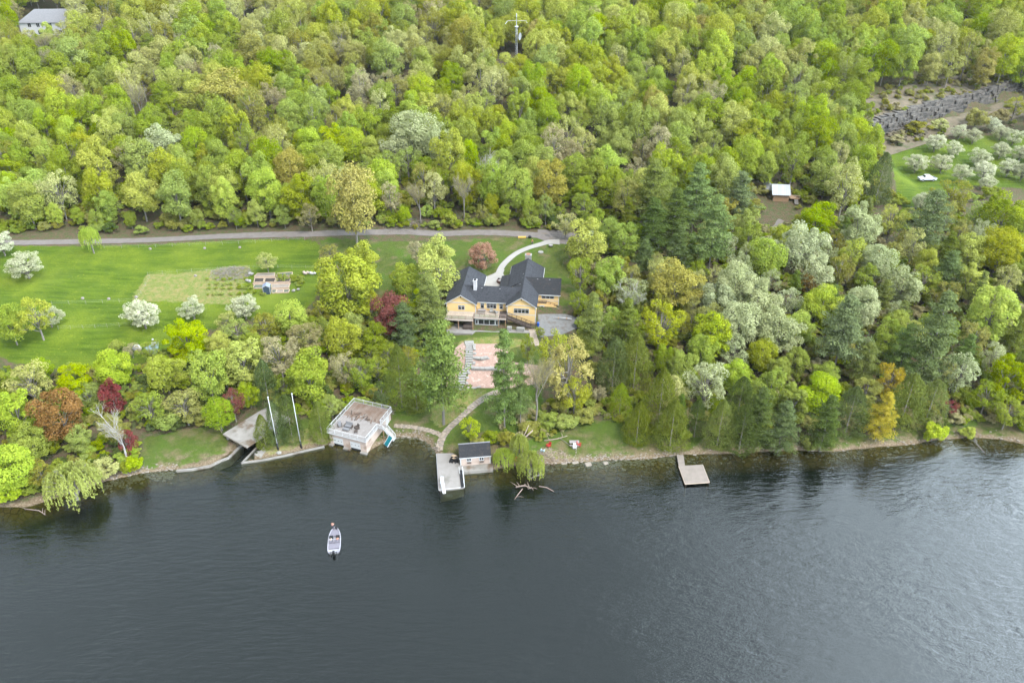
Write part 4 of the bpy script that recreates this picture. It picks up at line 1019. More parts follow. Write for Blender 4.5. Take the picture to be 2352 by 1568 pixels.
gl = MB(); gl.box(-18, -11.3, -3.56, -3.53, 2.95, 3.7); gl.box(-11.05, -5.4, -2.16, -2.13, 2.95, 3.7)
mg, ntg, og = new_mat('rail_glass'); tb = nd(ntg, 'ShaderNodeBsdfTransparent'); tb.inputs[0].default_value = (.85, .88, .88, 1); gb = nd(ntg, 'ShaderNodeBsdfGlossy', inp={'Roughness': .1}); mxg = nd(ntg, 'ShaderNodeMixShader', inp={0: .12})
ntg.links.new(tb.outputs[0], mxg.inputs[1]); ntg.links.new(gb.outputs[0], mxg.inputs[2]); ntg.links.new(mxg.outputs[0], og.inputs[0])
gl.build('rail_panel', mg, P)
ps = MB()
for x, y in ((-17.8, -3.5), (-14.8, -3.5), (-11.3, -3.5), (-5.3, -2.1), (-3.6, -2.1)): ps.box(x - .09, x + .09, y - .09, y + .09, -.5, 2.68)
ps.build('deck_posts', M_WOOD, P)
st = MB(); n = 15
for k in range(n): st.box(-3.35 + k * .46, -3.35 + (k + 1) * .46, -1.75, -.55, 2.62 - (k + 1) * .178, 2.68 - (k + 1) * .178 + .02)
for yy in (-1.8, -.5):
    st.add([(-3.35, yy, 2.35), (3.6, yy, -.35), (3.6, yy, .05), (-3.35, yy, 2.75), (-3.35, yy + .06, 2.35), (3.6, yy + .06, -.35), (3.6, yy + .06, .05), (-3.35, yy + .06, 2.75)], [(0, 1, 2, 3), (7, 6, 5, 4), (0, 4, 5, 1), (3, 2, 6, 7), (0, 3, 7, 4), (1, 5, 6, 2)])
for yy in (-1.78, -.52):
    rail(st, (-3.3, yy, 2.75), (1.2, yy, .98), n=4, bal=16, hh=.9); rail(st, (1.2, yy, .98), (3.6, yy, .05), n=2, bal=8, hh=.9)
st.build('deck_stairs', M_DWOOD, P)
# right lower wall, door, terrace, ramp wall
MB().yprism([(3.5, -.5), (8.3, -.5), (8.3, 2.0), (5.6, 3.0), (3.5, 3.0)], 5.9, 6.55).build('lower_wall', M_YEL, P)
tt = MB(); rail(tt, (3.6, 5.95, 3.0), (5.7, 5.95, 3.0), n=2, hh=.75, bal=9); rail(tt, (5.7, 5.95, 3.0), (8.6, 5.95, 2.0), n=3, hh=.6, bal=12); tt.box(3.5, 5.65, 5.85, 6.56, 3.0, 3.05); tt.build('terrace_railing', M_DWOOD, P)
d = MB().box(4.05, 5.25, 5.8, 5.89, .15, 2.45).build('door', M_WHT, P); MB().box(4.35, 4.95, 5.76, 5.795, 1.3, 2.2).build('pane', M_GLS, d); MB().ball((5.12, 5.76, 1.2), .05).build('handle', M_GALV, d)
d = MB().box(7.3, 8.15, 5.82, 5.89, .1, 1.7).build('door', M_WHT, P); MB().ball((7.4, 5.79, .9), .05).build('handle', M_GALV, d)
MB().prism([(8.4, 5.7), (12.9, 3.9), (14.4, 4.0), (14.4, 4.3), (12.9, 4.2), (8.4, 6.1)], [-.5] * 6, [2.0, .45, .4, .4, .45, 2.0]).build('ramp_wall', M_CONC, P)
# chimneys
ch = MB(); ch.box(-12.0, -11.2, 3.6, 4.6, EV, EV + 4.0); ch.box(-12.1, -11.1, 3.5, 4.7, EV + 4.0, EV + 4.15); cho = ch.build('chimney', pbr('white_brick', (.72, .70, .72), (.62, .60, .62), 6, .8, stripe=(2, .2, .3)), P)
MB().box(-11.85, -11.35, 3.7, 4.4, EV + 4.15, EV + 4.45).build('flue', M_BLK, cho)
ch = MB(); ch.box(-.8, .75, 20.9, 22.1, -1, EV + 3.0); ch.box(-.9, .85, 20.8, 22.2, EV + 3.0, EV + 3.2); cho = ch.build('chimney', M_STN, P)
MB().box(-.5, .5, 21.1, 21.9, EV + 3.2, EV + 3.4).build('flue', pbr('terracotta', (.42, .2, .13), None), cho)
for x, y, z in ((-10.0, 4.3, 7.2), (-5.6, 4.3, 7.2), (-.9, 7.4, 7.05), (-.5, 12.5, 7.3), (-.4, 10.3, 7.3), (-1.3, 3.6, 6.6), (3.2, 10.0, 7.35), (6.2, 10.0, 7.35), (-13.4, 2.4, 6.7), (-13.6, 12, 6.9)):
    MB().box(x - .16, x + .16, y - .16, y + .16, z - .1, z + .22).build('roof_vent', M_GROOF, P)
MB().tube([(8.5, 20, 0), (8.2, 20.2, 2)], .02).build if False else None

# ground round the house
hz = lambda pts: [tuple(HW(*p)[:2]) for p in pts]
def slab(name, world, z0, z1, mat, label=None, cat=None, kind=None):
    o = MB().prism(world, z0, z1).build(name, mat); tag(o, label, cat, None, kind); return o
cpx = lambda x, y: ((1080 + x / 5.2275) * .91875, (560 + y / 5.2275) * .91875)
sheet('patio', [cpx(*p) for p in ((680, 830), (712, 690), (800, 655), (850, 625), (880, 588), (948, 600), (930, 640), (935, 665), (965, 690), (950, 830))], M_CONL, .10)
strip('path', [(1145, 630), (1151, 616), (1162, 602), (1185, 583), (1213, 570), (1240, 562), (1262, 556), (1285, 556)], [1.7, 1.7, 1.7, 1.8, 2.0, 3.2], M_CONL, .09)
sheet('driveway', [(1236, 722), (1300, 722), (1332, 732), (1330, 752), (1290, 770), (1238, 775)], M_ASPH, .10)
slab('paving', hz([(-17.5, -5.2), (-11.3, -5.3), (-10.6, -4.2), (3.5, -3.6), (3.5, -1.9), (-18, -1.0)]), HZ - .9, HZ + .06, M_CONC, kind='structure')
strip('step_path', [(1222, 757), (1226, 775), (1230, 795)], [1.5, 1.9], M_FLAG, .12, wv=.2)

# mulch terraces
sheet('mulch_bed', [(1088, 790), (1165, 790), (1170, 830), (1240, 840), (1240, 880), (1160, 893), (1066, 892), (1078, 852), (1086, 820)], M_MUL, .08)
sheet('mulch_bed', [(1046, 800), (1064, 786), (1072, 800), (1066, 850), (1050, 880), (1025, 888), (1030, 850)], M_MUL, .08)
# limestone retaining walls: each one built of blocks
def block_wall(pixs, label, hh=.9, wd=.9, mat=M_STN, rows=2, name='retaining_wall'):
    pts = [PG(*p) for p in pixs]; m = MB(); q = random.Random(len(label))
    L = [0]
    for a, b in zip(pts, pts[1:]): L.append(L[-1] + (b - a).length)
    def at(s):
        for i in range(len(pts) - 1):
            if s <= L[i + 1] or i == len(pts) - 2: return pts[i].lerp(pts[i + 1], (s - L[i]) / (L[i + 1] - L[i])), pts[i + 1] - pts[i]
    base = min(p.z for p in pts)
    for r in range(rows):
        s = q.uniform(0, .3)
        while s < L[-1] - .2:
            ln = q.uniform(.7, 1.5); p, d = at(s + ln / 2)
            m.obox((p.x, p.y - r * .12, p.z - .25 + r * hh / rows + hh / rows / 2), ln * .96, wd * q.uniform(.85, 1.05), hh / rows * .97, math.atan2(d.y, d.x) + q.uniform(-.05, .05), q.uniform(-.03, .03)); s += ln
    o = m.build(name, mat); bev(o, .05); tag(o, label, 'wall', None); return o
def bev(o, w=.04, seg=1):
    b = o.modifiers.new('bevel', 'BEVEL'); b.width = w; b.segments = seg; b.limit_method = 'ANGLE'; return o
block_wall([(1090, 824), (1105, 826), (1121, 823)], 'short grey limestone retaining wall, uppermost of the walls in the pink mulch slope')
block_wall([(1083, 848), (1110, 849), (1150, 849)], 'long straight limestone retaining wall across the middle of the pink mulch slope', .95)
block_wall([(1069, 893), (1085, 892), (1098, 889)], 'low limestone kerb wall at the bottom of the pink mulch slope', .4, .5, rows=1)
# stone stair
steps = [PG(*p) for p in [(1077, 792), (1078, 806), (1078, 822), (1077, 840), (1070, 850), (1062, 862), (1060, 876), (1061, 890), (1060, 897)]]
sr = empty('stone_staircase', steps[0], 0, 'winding pale limestone staircase down the left edge of the pink mulch slope', 'staircase')
tot = [0]
for a, b in zip(steps, steps[1:]): tot.append(tot[-1] + (b - a).length)
q = random.Random(3); ns = 19
for k in range(ns):
    s = tot[-1] * (k + .5) / ns; i = max(j for j in range(len(tot) - 1) if tot[j] <= s)
    p = steps[i].lerp(steps[i + 1], (s - tot[i]) / (tot[i + 1] - tot[i])) - steps[0]
    m = MB().obox((p.x, p.y, p.z + .12), q.uniform(1.5, 1.9), .62, .2, q.uniform(-.06, .06)); bev(m.build('step', M_STN, sr), .04)
    if k % 2 == 0 or k in (0, 1):
        sd = MB().obox((p.x + q.uniform(1.1, 1.3), p.y, p.z + .2), q.uniform(.6, .8), q.uniform(.7, 1.0), .5, q.uniform(-.3, .3)); bev(sd.build('side_boulder', M_STN, sr), .1)
m = MB().obox((0, .9, .1), 2.2, 1.6, .25, .1); bev(m.build('landing', M_STN, sr), .2)
# flagstone paths: individual flags in a bed
def flag_path(pix, w, label):
    o, Pp = strip('path', pix, w, M_STND, .06)
    m = MB(); q = random.Random(len(pix)); i = 0
    for i in range(0, len(Pp) - 1):
        d = Pp[i + 1] - Pp[i]; ang = math.atan2(d.y, d.x); nrm = Vector((-math.sin(ang), math.cos(ang), 0))
        for s in (-.33, 0, .33):
            c = Pp[i] + nrm * s * w * q.uniform(.8, 1.1) + d * q.uniform(0, 1); r = q.uniform(.22, .36); n = q.choice((5, 6, 7))
            poly = [(c.x + r * q.uniform(.8, 1.15) * math.cos(2 * math.pi * k / n), c.y + r * q.uniform(.8, 1.15) * math.sin(2 * math.pi * k / n)) for k in range(n)]
            z = H(c.x, c.y); m.prism(poly, z + .02, z + .11 + q.uniform(0, .02))
    f = m.build('path_flagstones', M_FLAG); tag(f, None, None, None, 'structure')
flag_path([(1147, 899), (1125, 907), (1100, 922), (1078, 940), (1055, 962), (1035, 980), (1022, 995), (1012, 1015), (1008, 1036)], 1.5, '')
flag_path([(905, 978), (930, 979), (960, 983), (990, 990), (1010, 998), (1018, 1002)], 1.1, '')
# ------------------------------------------------------------------ people
def skinned(name, verts, edges, radii, mat, parent, root=0, sub=2):
    me = bpy.data.meshes.new(name); me.from_pydata([tuple(v) for v in verts], edges, [])
    o = bpy.data.objects.new(name, me); COL.objects.link(o); o.parent = parent
    sm = o.modifiers.new('skin', 'SKIN'); sm.use_smooth_shade = True
    for i, d in enumerate(me.skin_vertices[0].data):
        r = radii[i]; d.radius = (r, r) if not isinstance(r, tuple) else r; d.use_root = (i == root)
    sb = o.modifiers.new('sub', 'SUBSURF'); sb.levels = 1; sb.render_levels = sub
    me.materials.append(mat); return o
def person(loc, rz, label, shirt, trousers, pose='stand', reach=None, group=None):
    """front faces local -y"""
    t = empty('person', loc, rz, label, 'person', group)
    pel = 0.95 if pose == 'stand' else 0.48
    J = {}
    J['pelvis'] = (0, 0, pel); J['waist'] = (0, .01, pel + .14); J['chest'] = (0, .0, pel + .36); J['neck'] = (0, -.01, pel + .52); J['head'] = (0, -.03, pel + .63); J['crown'] = (0, -.02, pel + .76)
    for s, n in ((-1, 'l'), (1, 'r')):
        J['sh' + n] = (s * .18, 0, pel + .46)
        if pose == 'stand' and not reach: J['el' + n] = (s * .24, -.02, pel + .17); J['wr' + n] = (s * .25, -.10, pel - .06)
        else: J['el' + n] = (s * .24, -.12, pel + .22); J['wr' + n] = (s * .13, -.34, pel + .22)
        J['hip' + n] = (s * .09, 0, pel - .04)
        if pose == 'stand': J['kn' + n] = (s * .10, -.02, .50); J['an' + n] = (s * .11, .02, .08); J['toe' + n] = (s * .12, -.15, .04)
        else: J['kn' + n] = (s * .13, -.42, pel - .02); J['an' + n] = (s * .12, -.44, .09); J['toe' + n] = (s * .12, -.60, .05)
    V = []; E = []; Rr = []; ix = {}
    def v(n, p, r, par=None):
        ix[n] = len(V); V.append(p); Rr.append(r)
        if par: E.append((ix[par], ix[n]))
    v('pelvis', J['pelvis'], (.15, .11)); v('waist', J['waist'], (.13, .10), 'pelvis'); v('chest', J['chest'], (.16, .11), 'waist'); v('neck', J['neck'], .055, 'chest')
    v('head', J['head'], (.085, .10), 'neck'); v('crown', J['crown'], (.07, .085), 'head'); v('nose', (0, -.14, pel + .64), .018, 'head')
    for n in 'lr':
        v('sh' + n, J['sh' + n], .06, 'chest'); v('el' + n, J['el' + n], .045, 'sh' + n); v('wr' + n, J['wr' + n], .03, 'el' + n)
        a = Vector(J['wr' + n]); d = (a - Vector(J['el' + n])).normalized(); sd = Vector((1, 0, 0)) if abs(d.x) < .8 else Vector((0, 1, 0))
        v('pa' + n, tuple(a + d * .07), (.04, .02), 'wr' + n)
        for k, L_ in enumerate((.07, .08, .075, .06)):
            b = a + d * .10 + sd * (k - 1.5) * .022
            v(f'f{k}{n}', tuple(b + d * L_ * .5), .009, 'pa' + n); v(f'g{k}{n}', tuple(b + d * L_ + Vector((0, 0, -.015))), .008, f'f{k}{n}')
        v('th' + n, tuple(a + d * .06 + sd * (.055 if n == 'l' else -.055)), .010, 'pa' + n)
        v('hip' + n, J['hip' + n], .085, 'pelvis'); v('kn' + n, J['kn' + n], .06, 'hip' + n); v('an' + n, J['an' + n], .04, 'kn' + n); v('toe' + n, J['toe' + n], .035, 'an' + n)
    skinned('body', V, E, Rr, M_SKIN, t)
    V2 = [J['waist'], J['pelvis'], J['chest'], J['neck']]; E2 = [(0, 1), (0, 2), (2, 3)]; R2 = [(.15, .12), (.165, .125), (.18, .13), .07]
    for n in 'lr':
        m_ = tuple(Vector(J['sh' + n]).lerp(Vector(J['el' + n]), .75)); k = len(V2); V2 += [J['sh' + n], m_]; R2 += [.075, .062]; E2 += [(2, k), (k, k + 1)]
    skinned('shirt', V2, E2, R2, shirt, t)
    V3 = [J['pelvis']]; E3 = []; R3 = [(.165, .125)]
    for n in 'lr':
        k = len(V3); V3 += [J['hip' + n], J['kn' + n], J['an' + n]]; R3 += [.10, .075, .06]; E3 += [(0, k), (k, k + 1), (k + 1, k + 2)]
    skinned('trousers', V3, E3, R3, trousers, t)
    MB().ball((0, .005, pel + .70), .105, .115, .10, 10, 8).build('hair', M_HAIR, t, True)
    return t

# ------------------------------------------------------------------ boathouse with deck roof
A = PZ(760, 1020); B_ = PZ(843, 1041)
byaw = math.atan2(B_.y - A.y, B_.x - A.x); W = (B_ - A).length; D = 10.6
bh = empty('boathouse', A, byaw, 'square pink boathouse at the water with a railed grey roof deck and white doors', 'boathouse')
HB = 3.1
m = MB(); m.box(0, W, .3, D, -1.2, HB)
for a, b in ((0, .75), (3.1, 4.7), (7.1, W)): m.box(a, b, 0, .298, -.6, HB)
m.box(.75, 3.1, 0, .298, 2.2, HB); m.box(4.7, 7.1, 0, .298, 2.2, HB); m.build('wall', M_PINK, bh)
for a, b in ((-.15, .7), (3.2, 4.75), (7.15, W + .2)): MB().box(a, b, -.55, -.005, -1.5, .3).build('footing', M_CONO, bh)
for a, b in ((.8, 3.05), (4.75, 7.05)):
    d = MB().box(a, b, .05, .12, .55, 2.15).build('boat_door', M_WHT, bh)
    for k in (0, 1, 2): x = a + .35 + k * (b - a - .7) / 2; MB().box(x - .06, x + .06, .02, .048, 1.25, 1.5).build('hinge', M_BLK, d)
    MB().box(a, b, .13, .29, -1, .54).build('inlet_shade_panel', M_DRK, bh)  # dark panel painted as the shaded gap below the boat door
MB().box(-.35, W + .35, -.35, D + .3, HB, HB + .22).build('roof_edge', M_WHT, bh)
MB().box(-.25, W + .25, -.25, 5.9, HB + .222, HB + .30).build('deck', M_DECK, bh)
MB().box(-.25, W + .25, 5.91, D + .2, HB + .222, HB + .27).build('stripped_deck', pbr('stripped_deck', (.21, .125, .085), (.33, .27, .23), .55, .95, stripe=(0, .16, .5)), bh)
z = HB + .30
r = MB()
rail(r, (-.25, -.25, z), (W + .2, -.25, z), 1.0, 5, .045, True, 60); rail(r, (W + .2, -.25, z), (W + .2, 4.4, z), 1.0, 3, .045, True, 34)
rail(r, (W + .2, 5.9, z), (W + .2, D + .2, z), 1.0, 3, .045, True, 34); rail(r, (-.25, D + .2, z), (W + .2, D + .2, z), 1.0, 4, .045, True, 60); rail(r, (-.25, -.25, z), (-.25, D + .2, z), 1.0, 6, .045, True, 80)
r.build('railing', M_WHT, bh)
ld = MB(); ld.box(W + .36, W + 1.7, 4.4, 5.9, HB + .1, HB + .28); ldo = ld.build('stair_landing', M_DECK, bh)
r = MB(); rail(r, (W + .3, 4.4, z), (W + 1.65, 4.4, z), 1.0, 1, .045, True, 10); rail(r, (W + .3, 5.95, z), (W + 1.65, 5.95, z), 1.0, 1, .045, True, 10); r.build('rail', M_WHT, ldo)
MB().box(W + 1.5, W + 1.62, 4.5, 4.62, -.3, HB + .1).build('post', M_WOOD, ldo)
s = MB()
for k in range(12): s.box(W + 1.72 + k * .17, W + 1.89 + k * .17, 4.5, 5.6, HB - .1 - k * .2, HB + .0 - k * .2)
rail(s, (W + 1.7, 4.45, HB + .1), (W + 3.7, 4.45, HB - 2.3), 1.0, 3, .045, True, 24); rail(s, (W + 1.7, 5.65, HB + .1), (W + 3.7, 5.65, HB - 2.3), 1.0, 3, .045, True, 24)
s.build('stairs', M_WHT, bh)
d = MB().box(W + .01, W + .07, 8.6, 9.7, 1.0, 3.0).build('door', M_WHT, bh)
def BW(x, y, zz): return (Matrix.Translation(A) @ Matrix.Rotation(byaw, 4, 'Z')) @ Vector((x, y, zz))
# slide
sl_ = empty('water_slide', BW(W + 3.3, 3.3, 0.6), byaw - .5, 'teal plastic slide sheet leaning beside the pink boathouse stairs', 'slide')
m = MB().obox((0, 0, 1.0), 1.2, 2.1, .08, 0, R(48)); m.build('slide_bed', M_TEAL, sl_)
m = MB(); m.obox((-.63, 0, 1.02), .08, 2.2, .18, 0, R(48)); m.obox((.63, 0, 1.02), .08, 2.2, .18, 0, R(48)); m.build('frame', M_WHT, sl_)
# furniture on the roof deck
def lounge(loc, rz, w_, label, name='patio_chair', cat='chair', mat=M_GROOF, mat2=M_DWOOD):
    t = empty(name, loc, rz, label, cat)
    MB().box(-w_ / 2, w_ / 2, -.35, .35, .25, .45).build('seat', mat, t); MB().obox((0, .42, .72), w_, .12, .65, 0, R(-14)).build('backrest', mat, t)
    for s_ in (-1, 1): MB().box(s_ * (w_ / 2 + .04) - .05, s_ * (w_ / 2 + .04) + .05, -.38, .4, .03, .62).build('armrest', mat2, t)
    for sx in (-1, 1):
        for sy in (-1, 1): MB().box(sx * (w_ / 2 - .05) - .03, sx * (w_ / 2 - .05) + .03, sy * .3 - .03, sy * .3 + .03, 0, .25).build('leg', mat2, t)
    return t
def ptable(loc, rz, w_, d_, label, hh=.45, mat=M_GROOF, name='coffee_table'):
    t = empty(name, loc, rz, label, 'table'); MB().box(-w_ / 2, w_ / 2, -d_ / 2, d_ / 2, hh - .06, hh).build('tabletop', mat, t)
    for sx in (-1, 1):
        for sy in (-1, 1): MB().box(sx * (w_ / 2 - .06) - .03, sx * (w_ / 2 - .06) + .03, sy * (d_ / 2 - .06) - .03, sy * (d_ / 2 - .06) + .03, 0, hh - .06).build('leg', M_DWOOD, t)
    return t
zz = HB + .305
lounge(BW(1.3, 2.2, zz), byaw + .7, .7, 'grey cushioned armchair, leftmost on the boathouse roof deck')
lounge(BW(3.1, 2.6, zz), byaw, 1.6, 'grey two-seat sofa on the boathouse roof deck', 'patio_sofa', 'sofa')
ptable(BW(3.2, 1.5, zz), byaw, 1.4, .7, 'low grey table before the sofa on the boathouse roof deck')
lounge(BW(5.0, 2.7, zz), byaw - .5, .7, 'dark grey chair right of the sofa on the boathouse deck', mat=M_DWOOD)
ptable(BW(5.4, 1.6, zz), byaw + .4, .7, .7, 'small square dark table beside the right chair on the boathouse deck', .4, M_DWOOD)
q = random.Random(9)
for k in range(26):
    x = 1.0 + k * .24 + q.uniform(-.3, .3); y = 6.4 + q.uniform(-.9, .9)
    o = MB().obox((0, 0, 0), q.uniform(.12, .3), q.uniform(.5, 1.8), .05).build('loose_board', q.choice((M_DECKB, M_DWOOD, M_DECK, M_WHT if k % 7 == 0 else M_DECKB, M_LOG)))
    o.location = BW(x, y, zz + .02 + (k % 3) * .06); o.rotation_euler = (q.uniform(-.05, .05), q.uniform(-.05, .05), byaw + q.uniform(-1, 1))
    tag(o, 'torn-up deck board in the heap across the boathouse roof', 'board', 'torn-up boards on the boathouse roof')

# ------------------------------------------------------------------ open slab boathouse and slip
SA = PZ(512, 996.4, 2.5); SA.z = 0; yaw = R(-35)
sb = empty('slab_boathouse', SA, yaw, 'open concrete boat shelter with a stained flat slab roof above a dark slip', 'boathouse')
WS, DS, ZS = 7.6, 11.5, 2.35
MB().box(0, WS, 0, DS, ZS, ZS + .22).build('slab_roof', M_CONO, sb)
MB().box(-.04, WS + .04, -.06, -.002, ZS - .12, ZS + .2).build('roof_edge', M_STND, sb)
for x, y in ((.5, .5), (.4, 5.5)): MB().box(x - .16, x + .16, y - .16, y + .16, -.5, ZS).build('column', M_CONC, sb)
MB().box(.1, WS - .1, DS - .4, DS - .1, -.5, ZS).build('back_wall', M_DRK, sb); MB().box(WS - .4, WS - .1, 3, DS - .4, -.5, ZS).build('side_wall', M_DRK, sb)  # walls coloured near-black to stand for the shelter's inner shade
# dark basin and its concrete sides
def wall_line(name, pix, zt, wd, mat, label=None, cat=None, kind=None, zb=-2.0):
    pts = [PZ(px, py, zt) for px, py in pix]; m = MB()
    for a, b in zip(pts, pts[1:]):
        d = (b - a).normalized(); n_ = Vector((-d.y, d.x, 0)) * wd
        m.prism([(a.x, a.y), (b.x, b.y), (b.x + n_.x, b.y + n_.y), (a.x + n_.x, a.y + n_.y)], zb, zt)
    o = m.build(name, mat); tag(o, label, cat, None, kind); return o
wall_line('seawall', [(405, 1080), (440, 1077), (482, 1069), (508, 1056), (525, 1050), (560, 1016)], .5, .3, M_CONO, 'curved stained concrete seawall left of the slab boat shelter', 'wall')
wall_line('seawall', [(588, 1026), (553, 1062), (600, 1056), (650, 1046), (700, 1034), (745, 1024)], .42, .22, M_CONO, 'straight concrete seawall along the bank below the two white poles', 'wall')
sheet('bank_paving', [(556, 1060), (596, 1027), (612, 1035), (600, 1052)], M_CONO, .07)

# flag poles
def flagpole(pix, top, label):
    b = PG(*pix); lo, hi = 3, 25
    for _ in range(30):
        mid = (lo + hi) / 2
        if proj(b.x, b.y, b.z + mid)[1] > top: lo = mid
        else: hi = mid
    t = empty('flag_pole', b, 0, label, 'flag pole', 'white flag poles')
    MB().tube([(0, 0, 1.6), (0, 0, lo)], [.10, .06], 10).build('shaft', M_WHT, t, True)
    MB().tube([(0, 0, -.4), (0, 0, 1.65)], [.2, .19], 10).build('base_sleeve', M_BLK, t, True); MB().ball((0, 0, lo + .1), .16).build('finial', M_WHT, t, True)
flagpole((639, 1032), 913, 'white flag pole with black foot, left of the two, nearer the slab shelter')
flagpole((692, 1027), 905, 'white flag pole with black foot, right of the two, nearer the pink boathouse')
def stone(p, sx, sy, sz, label, mat=M_STN, name='boulder', rz=0, grp=None):
    m = MB().ball((0, 0, 0), sx, sy, sz, 7, 5); q = random.Random(int(p.x * 100))
    m.v = [(x * q.uniform(.8, 1.15), y * q.uniform(.8, 1.15), z_ * q.uniform(.8, 1.1)) for x, y, z_ in m.v]
    o = m.build(name, mat, loc=p); o.rotation_euler.z = rz; tag(o, label, 'stone', grp); return o
stone(PG(641, 1039), .6, .45, .3, 'pale boulder at the foot of the left flag pole')

# ------------------------------------------------------------------ lake cottage, concrete dock
CA = PZ(1058.6, 1068.5, .75); CB = PZ(1125.8, 1063, .75); cy = math.atan2(CB.y - CA.y, CB.x - CA.x); CW_ = (CB - CA).length
ct_ = empty('lake_cottage', CA, cy, 'small pink cottage with a dark shingle roof on the quay beside the concrete dock', 'cottage')
CD, CH = 3.9, 2.15
m = MB().xprism([(0, -.4), (CD, -.4), (CD, CH), (CD / 2, CH + 1.55), (0, CH)], 0, CW_); m.build('wall', M_PINK, ct_)
gable_roof(MB(), CD / 2, CD / 2, -.25, CW_ + .2, CH, 1.55, 'x', .1, .25).build('roof', M_ROOFD, ct_)
MB().box(-.27, CW_ + .22, CD / 2 - .15, CD / 2 + .15, CH + 1.66, CH + 1.73).build('ridge_cap', M_GROOF, ct_)
t = MB(); t.box(-.26, CW_ + .21, -.3, -.25, CH - .28, CH - .08)
for x in (0, CW_): t.box(x - .08, x + .08, -.04, .05, -.3, CH - .1)
t.build('trim', M_WHT, ct_)
for x in (1.65, 4.15):
    o = window(x, 1.0, .72, .62, 2, 0, ct_, False, .12); g = MB(); g.box(x - .4, x + .4, -.06, -.03, 1.28, 1.33); g.box(x - .4, x + .4, -.25, -.08, .55, .75); g.build('window_box', M_DWOOD, o)
MB().tube([(-.1, .05, 0), (-.1, .05, CH), (-.2, .6, CH + .4)], .05, 6).build('downpipe', M_WHT, ct_)
quay = [PZ(x, y, .7) for x, y in ((1062, 1070), (1132, 1062), (1132, 1077), (1063, 1083))]
o = MB().prism([(p.x, p.y) for p in quay], -2, .66).build('quay', M_CONO); tag(o, 'stained concrete quay ledge in front of the pink cottage', 'quay')
dk_ = [PZ(x, y, .75) for x, y in ((1002.4, 1040.7), (1050, 1040), (1062, 1058), (1066.5, 1117), (1008, 1123.5))]
dock = empty('concrete_dock', dk_[4] - Vector((0, 0, .75)), 0, 'pale concrete dock with a white diving board beside the pink cottage', 'dock')
o = MB().prism([(p.x - dk_[4].x, p.y - dk_[4].y) for p in dk_], .30, .75).build('slab', M_CONC, dock)
o = MB().prism([(p.x - dk_[4].x + (.15 if i in (0, 4) else -.15), p.y - dk_[4].y + (.15 if i > 2 else 0)) for i, p in enumerate(dk_)], -3, .297).build('pier', M_CONO, dock)
e = MB()
for a, b in ((4, 3), (0, 4), (2, 3)):
    pa, pb = dk_[a] - dk_[4], dk_[b] - dk_[4]; e.tube([(pa.x, pa.y, .62), (pb.x, pb.y, .62)], .09, 4)
e.build('edge_beam', M_WHT, dock)
db = empty('diving_board', PZ(1016, 1096, .75), 0, 'long white diving board reaching over the end of the concrete dock', 'diving board')
a = PZ(1014.5, 1096, 1.3) - PZ(1016, 1096, .75); b = PZ(1020.5, 1133, 1.3) - PZ(1016, 1096, .75); d = b - a
MB().obox(((a.x + b.x) / 2, (a.y + b.y) / 2, .55), .62, d.length, .08, math.atan2(d.y, d.x) - R(90)).build('board', M_WHT, db); MB().box(-.3, .3, -2.4, -.2, 0, .5).build('stand', M_GALV, db)
gw = empty('gangway', PZ(1058, 1082, .75), 0, 'dark ramp with white rails on the right edge of the concrete dock', 'gangway')
pq = [PZ(x, y, .9) - PZ(1058, 1082, .75) for x, y in ((1054.5, 1079), (1061.5, 1078), (1066, 1117), (1059, 1118))]
MB().prism([(p.x, p.y) for p in pq], .03, .12).build('ramp', M_ROOFD, gw)
r = MB(); r.tube([pq[1] + Vector((0, 0, .8)), pq[2] + Vector((0, 0, .8))], .06, 4); r.tube([pq[0] + Vector((0, 0, .8)), (pq[0] * .6 + pq[3] * .4) + Vector((0, 0, .8))], .05, 4)
for f_ in (0, .25, .5, .75, 1): p = pq[1].lerp(pq[2], f_); r.tube([p, p + Vector((0, 0, .8))], .04, 4)
r.build('handrail', M_WHT, gw)
um = empty('patio_table', PZ(1043.5, 1055, .75), 0, 'round tan-topped table on the dock by the cottage corner', 'table')
MB().tube([(0, 0, .72), (0, 0, .8)], .62, 16).build('tabletop', pbr('tan_top', (.62, .45, .30), None, rough=.7), um); MB().tube([(0, 0, 0), (0, 0, .72)], .06, 6).build('leg', M_BLK, um)
for k, (dx, dy, lb) in enumerate(((-.5, -.75, 'left'), (.45, -.8, 'right'))):
    lounge(PZ(1043.5, 1055, .75) + Vector((dx, dy, 0)), k * .6 - .3, .5, f'black patio chair tucked on the {lb} of the round tan dock table', mat=M_BLK, mat2=M_BLK)
# pots etc beside cottage
# ------------------------------------------------------------------ wooden dock on the right
wd = [PZ(x, y, .55) for x, y in ((1554.2, 1043.8), (1569.8, 1043.8), (1573.5, 1069), (1613.6, 1066.4), (1629.5, 1107), (1573.8, 1111), (1558.9, 1069.6))]
o0 = wd[5]
wk = empty('wooden_dock', (o0.x, o0.y, 0), 0, 'L-shaped weathered wooden dock reaching from the right shore', 'dock')
MB().prism([(p.x - o0.x, p.y - o0.y) for p in (wd[0], wd[1], wd[2], wd[6])], .45, .55).build('walkway', M_DOCK, wk)
MB().prism([(p.x - o0.x, p.y - o0.y) for p in (wd[6], wd[3], wd[4], wd[5])], .46, .57).build('platform', M_DOCK, wk)
e = MB(); e.tube([(0, 0, .5), (wd[4].x - o0.x, wd[4].y - o0.y, .5)], .1, 4); e.tube([(0, 0, .5), (wd[6].x - o0.x, wd[6].y - o0.y, .5)], .1, 4); e.tube([(wd[4].x - o0.x, wd[4].y - o0.y, .5), (wd[3].x - o0.x, wd[3].y - o0.y, .5)], .1, 4); e.build('edge_board', M_TAN, wk)
ps = MB()
